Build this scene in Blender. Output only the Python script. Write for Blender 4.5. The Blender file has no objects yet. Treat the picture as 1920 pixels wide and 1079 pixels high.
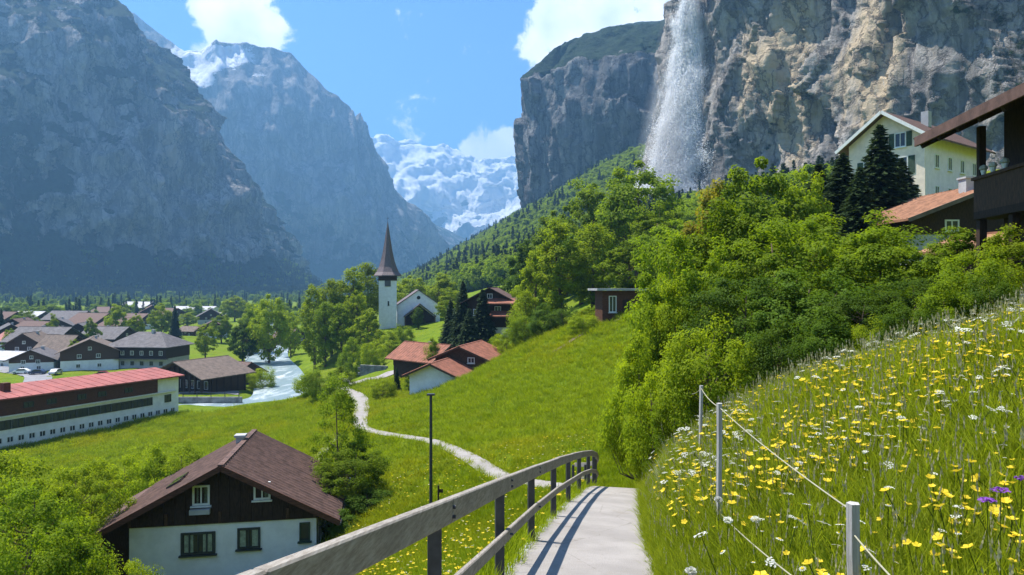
import bpy, math, random
import numpy as np
R = math.radians
random.seed(7)
rng = np.random.default_rng(11)
scene = bpy.context.scene
col = scene.collection

# ------------------------------------------------------------------ camera, sky, sun, exposure
cam_d = bpy.data.cameras.new('camera')
cam = bpy.data.objects.new('camera', cam_d); col.objects.link(cam)
cam_d.sensor_width = 36.0; cam_d.lens = 24.0
cam_d.clip_start = 0.1; cam_d.clip_end = 40000
cam.location = (0, 0, 0); cam.rotation_euler = (R(90), 0, 0)
scene.camera = cam

SUN_AZ, SUN_EL = -62.0, 66.0            # degrees from +Y towards +X, elevation
sd = bpy.data.lights.new('sun', 'SUN'); so = bpy.data.objects.new('sun', sd); col.objects.link(so)
sd.energy = 5.0; sd.angle = R(0.55); sd.color = (1.0, 0.95, 0.86)
so.rotation_euler = (R(90 - SUN_EL), 0, R(-SUN_AZ + 180))
so.location = (-60, 60, 150)

world = bpy.data.worlds.new('World'); scene.world = world; world.use_nodes = True

def build_world():
    nt = world.node_tree; nt.nodes.clear()
    N = nt.nodes.new; L = nt.links.new
    out = N('ShaderNodeOutputWorld'); bg = N('ShaderNodeBackground'); bg.inputs['Strength'].default_value = 0.09
    sky = N('ShaderNodeTexSky'); sky.sky_type = 'NISHITA'; sky.sun_disc = False
    sky.sun_elevation = R(SUN_EL); sky.sun_rotation = R(SUN_AZ); sky.altitude = 1800
    sky.air_density = 1.2; sky.dust_density = 0.15; sky.ozone_density = 3.5
    tc = N('ShaderNodeTexCoord')
    def cloud_dir(px, py):
        v = np.array([(px - 960) / 1280.0, 1.0, (540 - py) / 1280.0]); return v / np.linalg.norm(v)
    cur = None
    # cloud banks: (direction, angular radius); the front ones are where the photograph shows them, others all round
    banks = [(cloud_dir(460, 40), .07), (cloud_dir(400, 10), .06), (cloud_dir(430, 85), .055),
             (cloud_dir(1100, 30), .085), (cloud_dir(1160, 60), .085), (cloud_dir(1040, 75), .06), (cloud_dir(1200, 20), .10),
             (cloud_dir(940, 290), .055), (cloud_dir(960, 320), .06), (cloud_dir(900, 305), .05),
             (cloud_dir(1130, -40), .09)]
    for az, el, r in ((75, 18, .16), (110, 30, .2), (150, 14, .18), (185, 25, .22), (215, 40, .18), (245, 16, .2), (285, 30, .16), (60, 50, .16), (320, 66, .1)):
        a, e = R(az), R(el); banks.append((np.array([math.sin(a) * math.cos(e), math.cos(a) * math.cos(e), math.sin(e)]), r))
    for c, r in banks:
        d = N('ShaderNodeVectorMath'); d.operation = 'DISTANCE'; L(tc.outputs['Generated'], d.inputs[0]); d.inputs[1].default_value = tuple(c)
        m = N('ShaderNodeMapRange'); m.interpolation_type = 'SMOOTHSTEP'
        L(d.outputs['Value'], m.inputs['Value']); m.inputs['From Min'].default_value = r * 1.25; m.inputs['From Max'].default_value = r * 0.1
        if cur is None: cur = m.outputs['Result']
        else:
            mx = N('ShaderNodeMath'); mx.operation = 'MAXIMUM'; L(cur, mx.inputs[0]); L(m.outputs['Result'], mx.inputs[1]); cur = mx.outputs[0]
    n1 = N('ShaderNodeTexNoise'); n1.inputs['Scale'].default_value = 17; n1.inputs['Detail'].default_value = 9; n1.inputs['Roughness'].default_value = .62
    n1.inputs['Distortion'].default_value = .35
    L(tc.outputs['Generated'], n1.inputs['Vector'])
    mul = N('ShaderNodeMath'); mul.operation = 'MULTIPLY_ADD'; L(cur, mul.inputs[0]); mul.inputs[1].default_value = 0.55
    nc = N('ShaderNodeMath'); nc.operation = 'MULTIPLY_ADD'; L(n1.outputs['Fac'], nc.inputs[0]); nc.inputs[1].default_value = 1.6; nc.inputs[2].default_value = -.3; L(nc.outputs[0], mul.inputs[2])
    mask = N('ShaderNodeMapRange'); mask.interpolation_type = 'SMOOTHSTEP'; L(mul.outputs[0], mask.inputs['Value'])
    mask.inputs['From Min'].default_value = .68; mask.inputs['From Max'].default_value = .88
    n2 = N('ShaderNodeTexNoise'); n2.inputs['Scale'].default_value = 9; n2.inputs['Detail'].default_value = 6
    L(tc.outputs['Generated'], n2.inputs['Vector'])
    ramp = N('ShaderNodeMapRange'); L(n2.outputs['Fac'], ramp.inputs['Value']); ramp.inputs['From Min'].default_value = .35; ramp.inputs['From Max'].default_value = .6
    mixc = N('ShaderNodeMix'); mixc.data_type = 'RGBA'; L(ramp.outputs['Result'], mixc.inputs['Factor'])
    mixc.inputs['A'].default_value = (5.6, 6.2, 7.0, 1); mixc.inputs['B'].default_value = (10.0, 10.0, 10.0, 1)
    mix = N('ShaderNodeMix'); mix.data_type = 'RGBA'; L(mask.outputs['Result'], mix.inputs['Factor'])
    tint = N('ShaderNodeMix'); tint.data_type = 'RGBA'; tint.blend_type = 'MULTIPLY'; tint.inputs['Factor'].default_value = 1.0; tint.inputs['B'].default_value = (.50, .76, 1.08, 1); L(sky.outputs['Color'], tint.inputs['A']); L(tint.outputs['Result'], mix.inputs['A']); L(mixc.outputs['Result'], mix.inputs['B'])
    L(mix.outputs['Result'], bg.inputs['Color']); L(bg.outputs[0], out.inputs['Surface'])
build_world()

vs = scene.view_settings
scene.display_settings.display_device = 'sRGB'
vs.view_transform = 'Standard'; vs.look = 'None'; vs.exposure = 1.15; vs.gamma = 1.0; vs.use_curve_mapping = False
cy = scene.cycles
scene.render.engine = 'CYCLES'
cy.use_denoising = True
try: cy.denoiser = 'OPENIMAGEDENOISE'; cy.denoising_input_passes = 'RGB_ALBEDO_NORMAL'; cy.denoising_prefilter = 'ACCURATE'
except Exception: pass
cy.max_bounces = 8; cy.diffuse_bounces = 3; cy.glossy_bounces = 2; cy.transmission_bounces = 6; cy.transparent_max_bounces = 10; cy.volume_bounces = 0
cy.sample_clamp_indirect = 6.0
cy.caustics_reflective = False; cy.caustics_refractive = False

# ------------------------------------------------------------------ noise
_perm = np.random.default_rng(3).permutation(256).astype(np.int64); _perm = np.concatenate([_perm, _perm, _perm])
_g = np.random.default_rng(5).normal(size=(256, 3)); _g /= np.linalg.norm(_g, axis=1)[:, None]
def pnoise(x, y, z):
    x, y, z = np.broadcast_arrays(np.asarray(x, float), np.asarray(y, float), np.asarray(z, float))
    xi, yi, zi = np.floor(x).astype(np.int64), np.floor(y).astype(np.int64), np.floor(z).astype(np.int64)
    fx, fy, fz = x - xi, y - yi, z - zi
    u, v, w = (f * f * f * (f * (f * 6 - 15) + 10) for f in (fx, fy, fz))
    xi &= 255; yi &= 255; zi &= 255
    def c(dx, dy, dz):
        g = _g[_perm[_perm[_perm[(xi + dx) & 255] + ((yi + dy) & 255)] + ((zi + dz) & 255)] & 255]
        return g[..., 0] * (fx - dx) + g[..., 1] * (fy - dy) + g[..., 2] * (fz - dz)
    def lerp(a, b, t): return a + (b - a) * t
    return lerp(lerp(lerp(c(0,0,0), c(1,0,0), u), lerp(c(0,1,0), c(1,1,0), u), v), lerp(lerp(c(0,0,1), c(1,0,1), u), lerp(c(0,1,1), c(1,1,1), u), v), w) * 1.5
def fbm(x, y, z, o=5, gain=.5):
    s = 0; a = 1.0; f = 1.0
    for i in range(o): s = s + a * pnoise(x * f + 13.1 * i, y * f + 7.7 * i, z * f + 3.3 * i); a *= gain; f *= 2.03
    return s
def ridged(x, y, z, o=5, gain=.5):
    s = 0; a = 1.0; f = 1.0
    for i in range(o): s = s + a * (1 - np.abs(pnoise(x * f + 5.1 * i, y * f + 9.7 * i, z * f + 1.3 * i)) * 2.0); a *= gain; f *= 2.03
    return s
def facets(u, v, seed, tilt=1.0):
    """blocky broken-rock height: every cell a tilted plane of its own"""
    ui, vi = np.floor(u).astype(np.int64), np.floor(v).astype(np.int64); best = np.full(u.shape, 9e9); out = np.zeros(u.shape)
    def hsh(a, b, k): return _perm[(_perm[(_perm[(a + seed * 17 + k * 31) & 255] + b) & 255] + k * 7 + seed) & 255] / 255.0
    for du in (-1, 0, 1):
        for dv in (-1, 0, 1):
            a, b = ui + du, vi + dv; cx_, cy_ = a + .1 + .8 * hsh(a, b, 1), b + .1 + .8 * hsh(a, b, 2); d = (u - cx_) ** 2 + (v - cy_) ** 2
            val = hsh(a, b, 3) - .5 + tilt * ((hsh(a, b, 4) - .5) * (u - cx_) + (hsh(a, b, 5) - .35) * (v - cy_)); m = d < best; best = np.where(m, d, best); out = np.where(m, val, out)
    return out
def sstep(a, b, x): t = np.clip((x - a) / (b - a), 0, 1); return t * t * (3 - 2 * t)

# ------------------------------------------------------------------ object helpers
def link(name, data, parent=None):
    o = bpy.data.objects.new(name, data); col.objects.link(o)
    if parent is not None: o.parent = parent
    return o
def tag(o, label=None, cat=None, group=None, kind=None):
    if label: o['label'] = label
    if cat: o['category'] = cat
    if group: o['group'] = group
    if kind: o['kind'] = kind
    return o
def thing(name, label, cat, loc=(0, 0, 0), rz=0.0, group=None):
    o = link(name, None); o.location = loc; o.rotation_euler = (0, 0, rz); o.empty_display_size = .2
    return tag(o, label, cat, group)
def mesh_np(name, verts, quads=None, tris=None, smooth=False, attrs=None):
    me = bpy.data.meshes.new(name)
    verts = np.asarray(verts, np.float32)
    nq = 0 if quads is None else len(quads); ntr = 0 if tris is None else len(tris)
    me.vertices.add(len(verts)); me.vertices.foreach_set('co', verts.ravel())
    li = []
    if nq: li.append(np.asarray(quads, np.int32).ravel())
    if ntr: li.append(np.asarray(tris, np.int32).ravel())
    li = np.concatenate(li); me.loops.add(len(li)); me.loops.foreach_set('vertex_index', li)
    me.polygons.add(nq + ntr)
    ls = np.concatenate([np.arange(nq) * 4, nq * 4 + np.arange(ntr) * 3]).astype(np.int32)
    me.polygons.foreach_set('loop_start', ls)
    if smooth: me.polygons.foreach_set('use_smooth', np.ones(nq + ntr, bool))
    for k, v in (attrs or {}).items():
        a = me.attributes.new(k, 'FLOAT', 'POINT'); a.data.foreach_set('value', np.asarray(v, np.float32).ravel())
    me.update(calc_edges=True)
    return me
def grid_quads(nr, nc, wrap=False):
    i, j = np.meshgrid(np.arange(nr - 1), np.arange(nc if wrap else nc - 1), indexing='ij')
    j2 = (j + 1) % nc
    return np.stack([i * nc + j, i * nc + j2, (i + 1) * nc + j2, (i + 1) * nc + j], -1).reshape(-1, 4)

class MB:
    def __init__(s): s.v = []; s.f = []
    def add(s, vs_, fs):
        o = len(s.v); s.v += [tuple(map(float, p)) for p in vs_]; s.f += [tuple(i + o for i in f) for f in fs]; return s
    def box(s, c, size, rz=0.0, ry=0.0):
        hx, hy, hz = size[0] / 2, size[1] / 2, size[2] / 2; P = []
        for dz in (-hz, hz):
            for dx, dy in ((-hx, -hy), (hx, -hy), (hx, hy), (-hx, hy)):
                x, z = dx * math.cos(ry) + dz * math.sin(ry), -dx * math.sin(ry) + dz * math.cos(ry)
                P.append((c[0] + x * math.cos(rz) - dy * math.sin(rz), c[1] + x * math.sin(rz) + dy * math.cos(rz), c[2] + z))
        return s.add(P, [(0, 3, 2, 1), (4, 5, 6, 7), (0, 1, 5, 4), (1, 2, 6, 5), (2, 3, 7, 6), (3, 0, 4, 7)])
    def span(s, x0, x1, y0, y1, z0, z1): return s.box(((x0 + x1) / 2, (y0 + y1) / 2, (z0 + z1) / 2), (x1 - x0, y1 - y0, z1 - z0))
    def beam(s, p, q, w, h, up=(0, 0, 1)):
        p, q, up = np.array(p, float), np.array(q, float), np.array(up, float)
        d = q - p; d /= np.linalg.norm(d); sx = np.cross(d, up); sx /= np.linalg.norm(sx); sz = np.cross(sx, d)
        P = [tuple(b + sx * a * w / 2 + sz * e * h / 2) for b in (p, q) for a, e in ((-1, -1), (1, -1), (1, 1), (-1, 1))]
        return s.add(P, [(0, 3, 2, 1), (4, 5, 6, 7), (0, 1, 5, 4), (1, 2, 6, 5), (2, 3, 7, 6), (3, 0, 4, 7)])
    def tube(s, p, q, r0, r1, n=8, cap=True):
        p, q = np.array(p, float), np.array(q, float); d = q - p; L_ = np.linalg.norm(d)
        if L_ < 1e-6: return s
        d /= L_; a = np.array([0, 0, 1.0]) if abs(d[2]) < .9 else np.array([1.0, 0, 0])
        u = np.cross(d, a); u /= np.linalg.norm(u); w = np.cross(d, u); P = []
        for b, r in ((p, r0), (q, r1)):
            for k in range(n): t = 2 * math.pi * k / n; P.append(b + u * r * math.cos(t) + w * r * math.sin(t))
        F = [(k, (k + 1) % n, n + (k + 1) % n, n + k) for k in range(n)]
        if cap: F += [tuple(range(n))[::-1], tuple(range(n, 2 * n))]
        return s.add(P, F)
    def path_tube(s, pts, rad, n=6):
        pts = [np.array(p, float) for p in pts]; P = []
        for k, p in enumerate(pts):
            d = pts[min(k + 1, len(pts) - 1)] - pts[max(k - 1, 0)]; d /= max(np.linalg.norm(d), 1e-9)
            a = np.array([0, 0, 1.0]) if abs(d[2]) < .9 else np.array([1.0, 0, 0])
            u = np.cross(d, a); u /= np.linalg.norm(u); w = np.cross(d, u); r = rad[k] if hasattr(rad, '__len__') else rad
            P += [p + u * r * math.cos(2 * math.pi * j / n) + w * r * math.sin(2 * math.pi * j / n) for j in range(n)]
        F = [(k * n + j, k * n + (j + 1) % n, (k + 1) * n + (j + 1) % n, (k + 1) * n + j) for k in range(len(pts) - 1) for j in range(n)]
        return s.add(P, F + [tuple(range(n))[::-1], tuple(range((len(pts) - 1) * n, len(pts) * n))])
    def prism_y(s, prof, y0, y1):               # polygon in x,z pulled along y
        n = len(prof); P = [(x, y0, z) for x, z in prof] + [(x, y1, z) for x, z in prof]
        return s.add(P, [tuple(range(n)), tuple(range(n, 2 * n))[::-1]] + [(k + n, (k + 1) % n + n, (k + 1) % n, k) for k in range(n)])
    def lathe(s, prof, n=12, c=(0, 0), ph=0.0, cap=True):
        P = [(c[0] + r * math.cos(ph + 2 * math.pi * j / n), c[1] + r * math.sin(ph + 2 * math.pi * j / n), z) for r, z in prof for j in range(n)]
        F = [(k * n + j, k * n + (j + 1) % n, (k + 1) * n + (j + 1) % n, (k + 1) * n + j) for k in range(len(prof) - 1) for j in range(n)]
        if cap: F += [tuple(range(n))[::-1], tuple(range((len(prof) - 1) * n, len(prof) * n))]
        return s.add(P, F)
    def build(s, name, mat, parent=None, smooth=False):
        me = bpy.data.meshes.new(name); me.from_pydata(s.v, [], s.f); me.update()
        if smooth: me.polygons.foreach_set('use_smooth', [True] * len(me.polygons))
        if mat: me.materials.append(mat)
        return link(name, me, parent)
def at(px, py, d): return np.array([(px - 960) / 1280.0 * d, d, (540 - py) / 1280.0 * d])

# ------------------------------------------------------------------ materials
MATS = {}
class NT:
    def __init__(s, name):
        s.m = bpy.data.materials.new(name); s.m.use_nodes = True; s.t = s.m.node_tree; s.t.nodes.clear(); MATS[name] = s.m
        s.out = s.n('ShaderNodeOutputMaterial')
    def n(s, ty, **kw):
        x = s.t.nodes.new(ty)
        for k, v in kw.items():
            if k.startswith('_'): setattr(x, k[1:], v)
            else: s.set(x.inputs[k.replace('__', ' ')], v)
        return x
    def set(s, inp, v):
        if isinstance(v, bpy.types.NodeSocket): s.t.links.new(v, inp)
        elif isinstance(v, (tuple, list)) and len(v) == 3 and inp.type == 'RGBA': inp.default_value = (*v, 1)
        else: inp.default_value = v
    def noise(s, scale, detail=5, rough=.6, vec=None, dist=0.0):
        x = s.n('ShaderNodeTexNoise', Scale=scale, Detail=detail, Roughness=rough, Distortion=dist)
        if vec is not None: s.set(x.inputs['Vector'], vec)
        return x.outputs['Fac']
    def coord(s, scale=(1, 1, 1), kind='Object'):
        tc = s.n('ShaderNodeTexCoord'); mp = s.n('ShaderNodeMapping', Vector=tc.outputs[kind], Scale=scale); return mp.outputs[0]
    def mix(s, f, a, b, blend='MIX'):
        x = s.n('ShaderNodeMix', _data_type='RGBA', _blend_type=blend); s.set(x.inputs['Factor'], f)
        s.set(x.inputs['A'], a); s.set(x.inputs['B'], b); return x.outputs['Result']
    def rng(s, v, a, b, c=0.0, d=1.0, smooth=True):
        x = s.n('ShaderNodeMapRange', _interpolation_type='SMOOTHSTEP' if smooth else 'LINEAR'); s.set(x.inputs['Value'], v)
        for k, q in zip(('From Min', 'From Max', 'To Min', 'To Max'), (a, b, c, d)): x.inputs[k].default_value = q
        return x.outputs['Result']
    def math(s, op, a, b=0.0):
        x = s.n('ShaderNodeMath', _operation=op); s.set(x.inputs[0], a); s.set(x.inputs[1], b); return x.outputs[0]
    def attr(s, name): return s.n('ShaderNodeAttribute', _attribute_name=name).outputs['Fac']
    def bump(s, h, strength, dist): return s.n('ShaderNodeBump', Height=h, Strength=strength, Distance=dist).outputs[0]
    def bsdf(s, color, rough=.8, normal=None, spec=.3, metal=0.0):
        x = s.n('ShaderNodeBsdfPrincipled', Roughness=rough, Metallic=metal); s.set(x.inputs['Base Color'], color); x.inputs['Specular IOR Level'].default_value = spec
        if normal is not None: s.set(x.inputs['Normal'], normal)
        return x.outputs[0]
    def done(s, sh): s.t.links.new(sh, s.out.inputs['Surface']); return s.m

def plain(name, c, rough=.8, var=.25, scale=3.0, bump=.15, bscale=20.0, spec=.3, metal=0.0, stretch=(1, 1, 1), bdist=.02):
    t = NT(name); co = t.coord(stretch); n = t.noise(scale, 6, .65, co)
    dark = tuple(q * (1 - var) for q in c); lite = tuple(min(q * (1 + var), .95) for q in c)
    cc = t.mix(t.rng(n, .3, .7), dark, lite)
    return t.done(t.bsdf(cc, rough, t.bump(t.noise(bscale, 5, .7, co), bump, bdist), spec, metal))

def leafmat(name, c, c2, trans=.5, tc=None, patch=None):
    t = NT(name); v = t.attr('var'); oi = t.n('ShaderNodeObjectInfo').outputs['Random']
    cc = t.mix(v, c, c2); f = t.rng(oi, 0, 1, .82, 1.18, False)
    cc = t.mix(1.0, cc, t.n('ShaderNodeCombineXYZ', X=f, Y=f, Z=f).outputs[0], 'MULTIPLY')
    if patch:
        gp = t.n('ShaderNodeNewGeometry').outputs['Position']
        cc = t.mix(t.rng(t.noise(.09, 5, .65, gp), .46, .66, 0, .7), cc, patch[0]); cc = t.mix(t.rng(t.noise(.31, 4, .6, gp), .52, .72, 0, .6), cc, patch[1])
    d = t.bsdf(cc, .6, None, .08)
    tr = t.n('ShaderNodeBsdfTranslucent'); t.set(tr.inputs['Color'], t.mix(1.0, cc, tc or (1.5, 1.45, .7), 'MULTIPLY'))
    ms = t.n('ShaderNodeMixShader'); ms.inputs[0].default_value = trans
    t.t.links.new(d, ms.inputs[1]); t.t.links.new(tr.outputs[0], ms.inputs[2]); return t.done(ms.outputs[0])

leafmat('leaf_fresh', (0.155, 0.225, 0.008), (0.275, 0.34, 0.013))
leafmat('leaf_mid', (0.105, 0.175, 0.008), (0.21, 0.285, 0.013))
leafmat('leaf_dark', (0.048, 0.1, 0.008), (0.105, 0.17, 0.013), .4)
leafmat('leaf_yellow', (0.15, 0.215, 0.008), (0.245, 0.31, 0.014))
leafmat('leaf_rust', (0.18, 0.15, 0.018), (0.24, 0.235, 0.024))
leafmat('needle_dark', (0.018, 0.036, 0.014), (0.042, 0.07, 0.024), .25)
leafmat('needle_blue', (.015, .034, .022), (.032, .060, .032), .25)
leafmat('grass_tall', (0.135, 0.195, 0.008), (0.275, 0.315, 0.02), .5, (1.4, 1.4, .7))
leafmat('grass_short', (0.155, 0.225, 0.005), (0.285, 0.335, 0.01), .45, (1.4, 1.4, .6), ((.28, .28, .008), (.085, .155, .005)))
leafmat('grass_pale', (.36, .38, .26), (.55, .55, .44), .4, (1.1, 1.1, 1.0))
leafmat('petal_yellow', (.74, .52, .02), (.84, .66, .06), .35, (1.1, 1.1, 1))
leafmat('petal_white', (.62, .62, .52), (.78, .78, .72), .35, (1.1, 1.1, 1.1))
leafmat('petal_purple', (.16, .05, .30), (.30, .11, .45), .35, (1.1, 1.1, 1.1))
leafmat('stem_green', (.05, .09, .012), (.09, .13, .02), .2)
leafmat('seed_head', (.40, .37, .20), (.52, .48, .30), .35, (1.1, 1.1, 1.0))
plain('bark', (.12, .085, .06), .9, .4, 6, .6, 14, stretch=(1, 1, .25))
plain('plaster_white', (.80, .80, .79), .85, .08, 1.2, .15, 30)
plain('plaster_cream', (.82, .68, .55), .85, .10, 1.2, .15, 30)
plain('plaster_shade_tint', (.80, .71, .82), .85, .08, 1.2, .15, 30)  # white plaster with the lavender of its shaded side mixed into the colour
plain('plaster_grey', (.42, .42, .42), .85, .15, 1.0, .15, 30)
plain('timber_dark', (.042, .023, .014), .8, .4, 4, .5, 16, stretch=(6, 6, 1))
plain('timber_brown', (.085, .045, .026), .8, .4, 4, .5, 16, stretch=(6, 6, 1))
plain('timber_red', (.10, .04, .022), .8, .35, 3, .4, 14, stretch=(1, 1, 6))
plain('tile_brown', (.115, .066, .052), .75, .35, 2.5, .5, 9)
plain('tile_red', (.25, .095, .058), .8, .3, 1.5, .5, 6)
plain('tile_pale', (.135, .10, .08), .8, .3, 1.2, .5, 6)
plain('tile_grey', (.115, .105, .108), .8, .3, 1.0, .5, 5)
plain('tile_orange', (.30, .145, .08), .8, .3, 2.0, .5, 7)
plain('sheet_red', (.30, .088, .072), .6, .2, .5, .2, 4)
plain('shingle', (.14, .105, .105), .6, .3, 4, .6, 9, spec=.4)
plain('slate_light', (.42, .41, .42), .7, .2, .8, .3, 6)
plain('frame_white', (.75, .75, .72), .6, .06, 4, .05, 20)
plain('frame_dark', (.05, .055, .05), .6, .2, 4, .05, 20)
plain('shutter_green', (.045, .075, .05), .7, .25, 4, .2, 20)
plain('concrete', (.36, .36, .37), .9, .25, .6, .4, 8)
plain('stone_wall', (.20, .195, .19), .9, .45, .7, .8, 3, bdist=.1)
plain('metal_dark', (.06, .062, .072), .5, .2, 8, .1, 30, metal=.3)
plain('asphalt', (.22, .22, .23), .92, .2, .3, .3, 12)
plain('clock_face', (.10, .10, .11), .5, .1, 3, .1, 10)
t = NT('glass'); n = t.noise(.8, 3, .5, t.coord()); t.done(t.bsdf(t.mix(n, (.012, .016, .02), (.05, .06, .07)), .08, None, .6))
# weathered rail timber
t = NT('timber_grey'); co = t.coord((1, 1, 1)); gr = t.noise(60, 6, .7, t.coord((1, .05, 1))); bl = t.noise(2.5, 5, .6, co)
c = t.mix(t.rng(gr, .3, .7), (.20, .17, .14), (.36, .33, .29)); c = t.mix(t.rng(bl, .45, .75, 0, .6), c, (.17, .15, .13))
t.done(t.bsdf(c, .85, t.bump(gr, .4, .006), .25))
# post timber, pale and split
t = NT('post_pale'); gr = t.noise(40, 6, .7, t.coord((1, 1, .06))); c = t.mix(t.rng(gr, .3, .7), (.30, .285, .265), (.50, .48, .46)); t.done(t.bsdf(c, .85, t.bump(gr, .6, .01), .2))
plain('rope', (.36, .34, .24), .8, .15, 60, .4, 120)
# path gravel
t = NT('path_gravel'); co = t.coord(); a = t.noise(.9, 5, .6, co); b = t.noise(45, 4, .7, co); vv = t.n('ShaderNodeTexVoronoi', Vector=co, Scale=70.0).outputs['Distance']
c = t.mix(t.rng(a, .3, .7), (.26, .24, .225), (.35, .325, .305)); c = t.mix(t.rng(b, .35, .65), t.mix(.25, c, (.2, .18, .16)), c)
c = t.mix(t.rng(t.noise(1.3, 6, .75, co), .55, .72, 0, .6), c, (.22, .19, .15)); c = t.mix(t.rng(t.noise(14, 3, .6, co), .66, .72, 0, .6), c, (.16, .14, .12))
vk = t.n('ShaderNodeTexVoronoi', _feature='DISTANCE_TO_EDGE', Vector=t.coord((1, .6, 1)), Scale=.9).outputs['Distance']; c = t.mix(t.rng(t.math('ADD', vk, t.math('MULTIPLY', t.noise(9, 4, .6, co), .05)), .022, .034), t.mix(.5, c, (.14, .12, .10)), c)
t.done(t.bsdf(c, .95, t.bump(t.math('ADD', b, vv), .5, .012), .2))
# meadow soil and sward
t = NT('meadow'); co = t.coord(); big = t.noise(.035, 5, .6, co); mid = t.noise(.35, 6, .65, co); fine = t.noise(6, 6, .7, co)
c = t.mix(t.rng(mid, .3, .72), (.105, .175, .006), (.190, .255, .009))
c = t.mix(t.rng(big, .45, .68, 0, .75), c, (.19, .215, .014))
c = t.mix(t.rng(fine, .25, .75), t.mix(.35, c, (.025, .05, .006)), c)
vv = t.noise(.12, 4, .6, co)
c = t.mix(t.math('MULTIPLY', t.rng(vv, .55, .7), t.rng(t.noise(1.4, 5, .75, co), .55, .7, 0, .8)), c, (.36, .29, .012))
t.done(t.bsdf(c, .95, t.bump(t.math('ADD', fine, t.noise(1.2, 6, .7, co)), .9, .25), .1))
# rock walls: attributes veg, warm, snow
def rockmat(name, base, dark, warm, vegc, vegd, sc=1.0, bd=2.0, snowc=(.80, .82, .86), vegbump=3.0, vscale=.09):
    t = NT(name); co = t.coord((1, 1, 1)); cz = t.coord((1, 1, .22)); ch = t.coord((.35, .35, 1.6))
    st = t.noise(.05 * sc, 8, .68, cz, .6); fine = t.noise(.22 * sc, 8, .72, co, .3); lay = t.noise(.06 * sc, 6, .65, ch, .8)
    c = t.mix(t.rng(st, .36, .64), dark, base)
    c = t.mix(t.rng(fine, .34, .68), t.mix(.5, c, dark), c)
    wn = t.math('ADD', t.attr('warm'), t.rng(t.noise(.018 * sc, 6, .7, cz), .3, .7, -.5, .5, False))
    c = t.mix(t.rng(wn, .35, .8, 0, .85), c, warm)
    c = t.mix(t.rng(lay, .60, .72, 0, .55), c, dark)
    dv = t.n('ShaderNodeVectorMath', _operation='ADD'); t.set(dv.inputs[0], t.coord((1, 1, .42))); nv = t.n('ShaderNodeTexNoise', Scale=.035 * sc, Detail=6.0, Roughness=.7); t.set(nv.inputs['Vector'], co)
    sv = t.n('ShaderNodeVectorMath', _operation='SCALE'); t.set(sv.inputs[0], nv.outputs['Color']); sv.inputs['Scale'].default_value = 34 / sc; t.set(dv.inputs[1], sv.outputs[0])
    vo = t.n('ShaderNodeTexVoronoi', _feature='DISTANCE_TO_EDGE', Scale=.055 * sc); t.set(vo.inputs['Vector'], dv.outputs[0]); crk = t.rng(vo.outputs['Distance'], .0, .09, 0, 1)
    vc2 = t.n('ShaderNodeTexVoronoi', _feature='F1', Scale=.055 * sc); t.set(vc2.inputs['Vector'], dv.outputs[0]); tone = t.n('ShaderNodeSeparateColor'); t.set(tone.inputs[0], vc2.outputs['Color'])
    c = t.mix(t.rng(tone.outputs[0], .2, .9, 0, .3), c, t.mix(.6, c, dark)); c = t.mix(crk, t.mix(.65, c, tuple(q * .5 for q in dark)), c)
    c = t.mix(t.rng(t.noise(.11 * sc, 6, .75, cz, .9), .60, .68, 0, .5), c, tuple(min(q * 1.7, .6) for q in base))
    stk = t.noise(.16 * sc, 6, .7, t.coord((1, 1, .035)), .4); c = t.mix(t.rng(stk, .56, .70, 0, .55), c, tuple(q * .7 for q in dark)); c = t.mix(t.rng(stk, .44, .30, 0, .35), c, tuple(min(q * 1.35, .62) for q in base))
    vn = t.math('ADD', t.attr('veg'), t.rng(t.noise(.045 * sc, 8, .72, co), .25, .75, -.45, .45, False))
    tex = t.noise(vscale, 6, .75, co)
    vc = t.mix(t.rng(tex, .35, .68), vegd, vegc)
    vm = t.rng(vn, .42, .58); c = t.mix(vm, c, vc)
    sn = t.math('ADD', t.attr('snow'), t.rng(t.noise(.009 * sc, 9, .7, t.coord((1, 1, 2.2))), .25, .75, -.55, .55, False))
    c = t.mix(t.rng(sn, .45, .56), c, snowc)
    h = t.math('ADD', t.math('ADD', t.math('ADD', st, fine), t.math('MULTIPLY', crk, .35)), t.math('MULTIPLY', tex, t.math('MULTIPLY', vm, vegbump)))
    return t.done(t.bsdf(c, .92, t.bump(h, .9, bd), .12))
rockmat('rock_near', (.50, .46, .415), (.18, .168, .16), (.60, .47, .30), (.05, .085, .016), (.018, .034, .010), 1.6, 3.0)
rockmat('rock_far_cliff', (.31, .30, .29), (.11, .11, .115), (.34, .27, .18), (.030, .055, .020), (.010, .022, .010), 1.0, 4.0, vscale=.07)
rockmat('rock_left', (.46, .43, .41), (.14, .135, .135), (.56, .46, .38), (.022, .048, .016), (.006, .016, .009), .8, 5.0, vscale=.05)
rockmat('rock_mid', (.38, .36, .35), (.12, .12, .125), (.30, .25, .20), (.035, .070, .022), (.014, .030, .016), .45, 10.0, vscale=.03)
rockmat('rock_snow', (.22, .215, .22), (.10, .105, .115), (.24, .22, .20), (.03, .05, .03), (.02, .03, .02), .28, 14.0, snowc=(.86, .87, .90))
# river
t = NT('river_water'); co = t.coord((1, .35, 1)); w = t.noise(.5, 7, .7, co, .5); foam = t.rng(t.noise(.22, 7, .75, co, 1.0), .48, .66)
c = t.mix(foam, (.20, .27, .29), (.55, .60, .62)); t.done(t.bsdf(c, .35, t.bump(w, .6, .3), .5))
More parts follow.
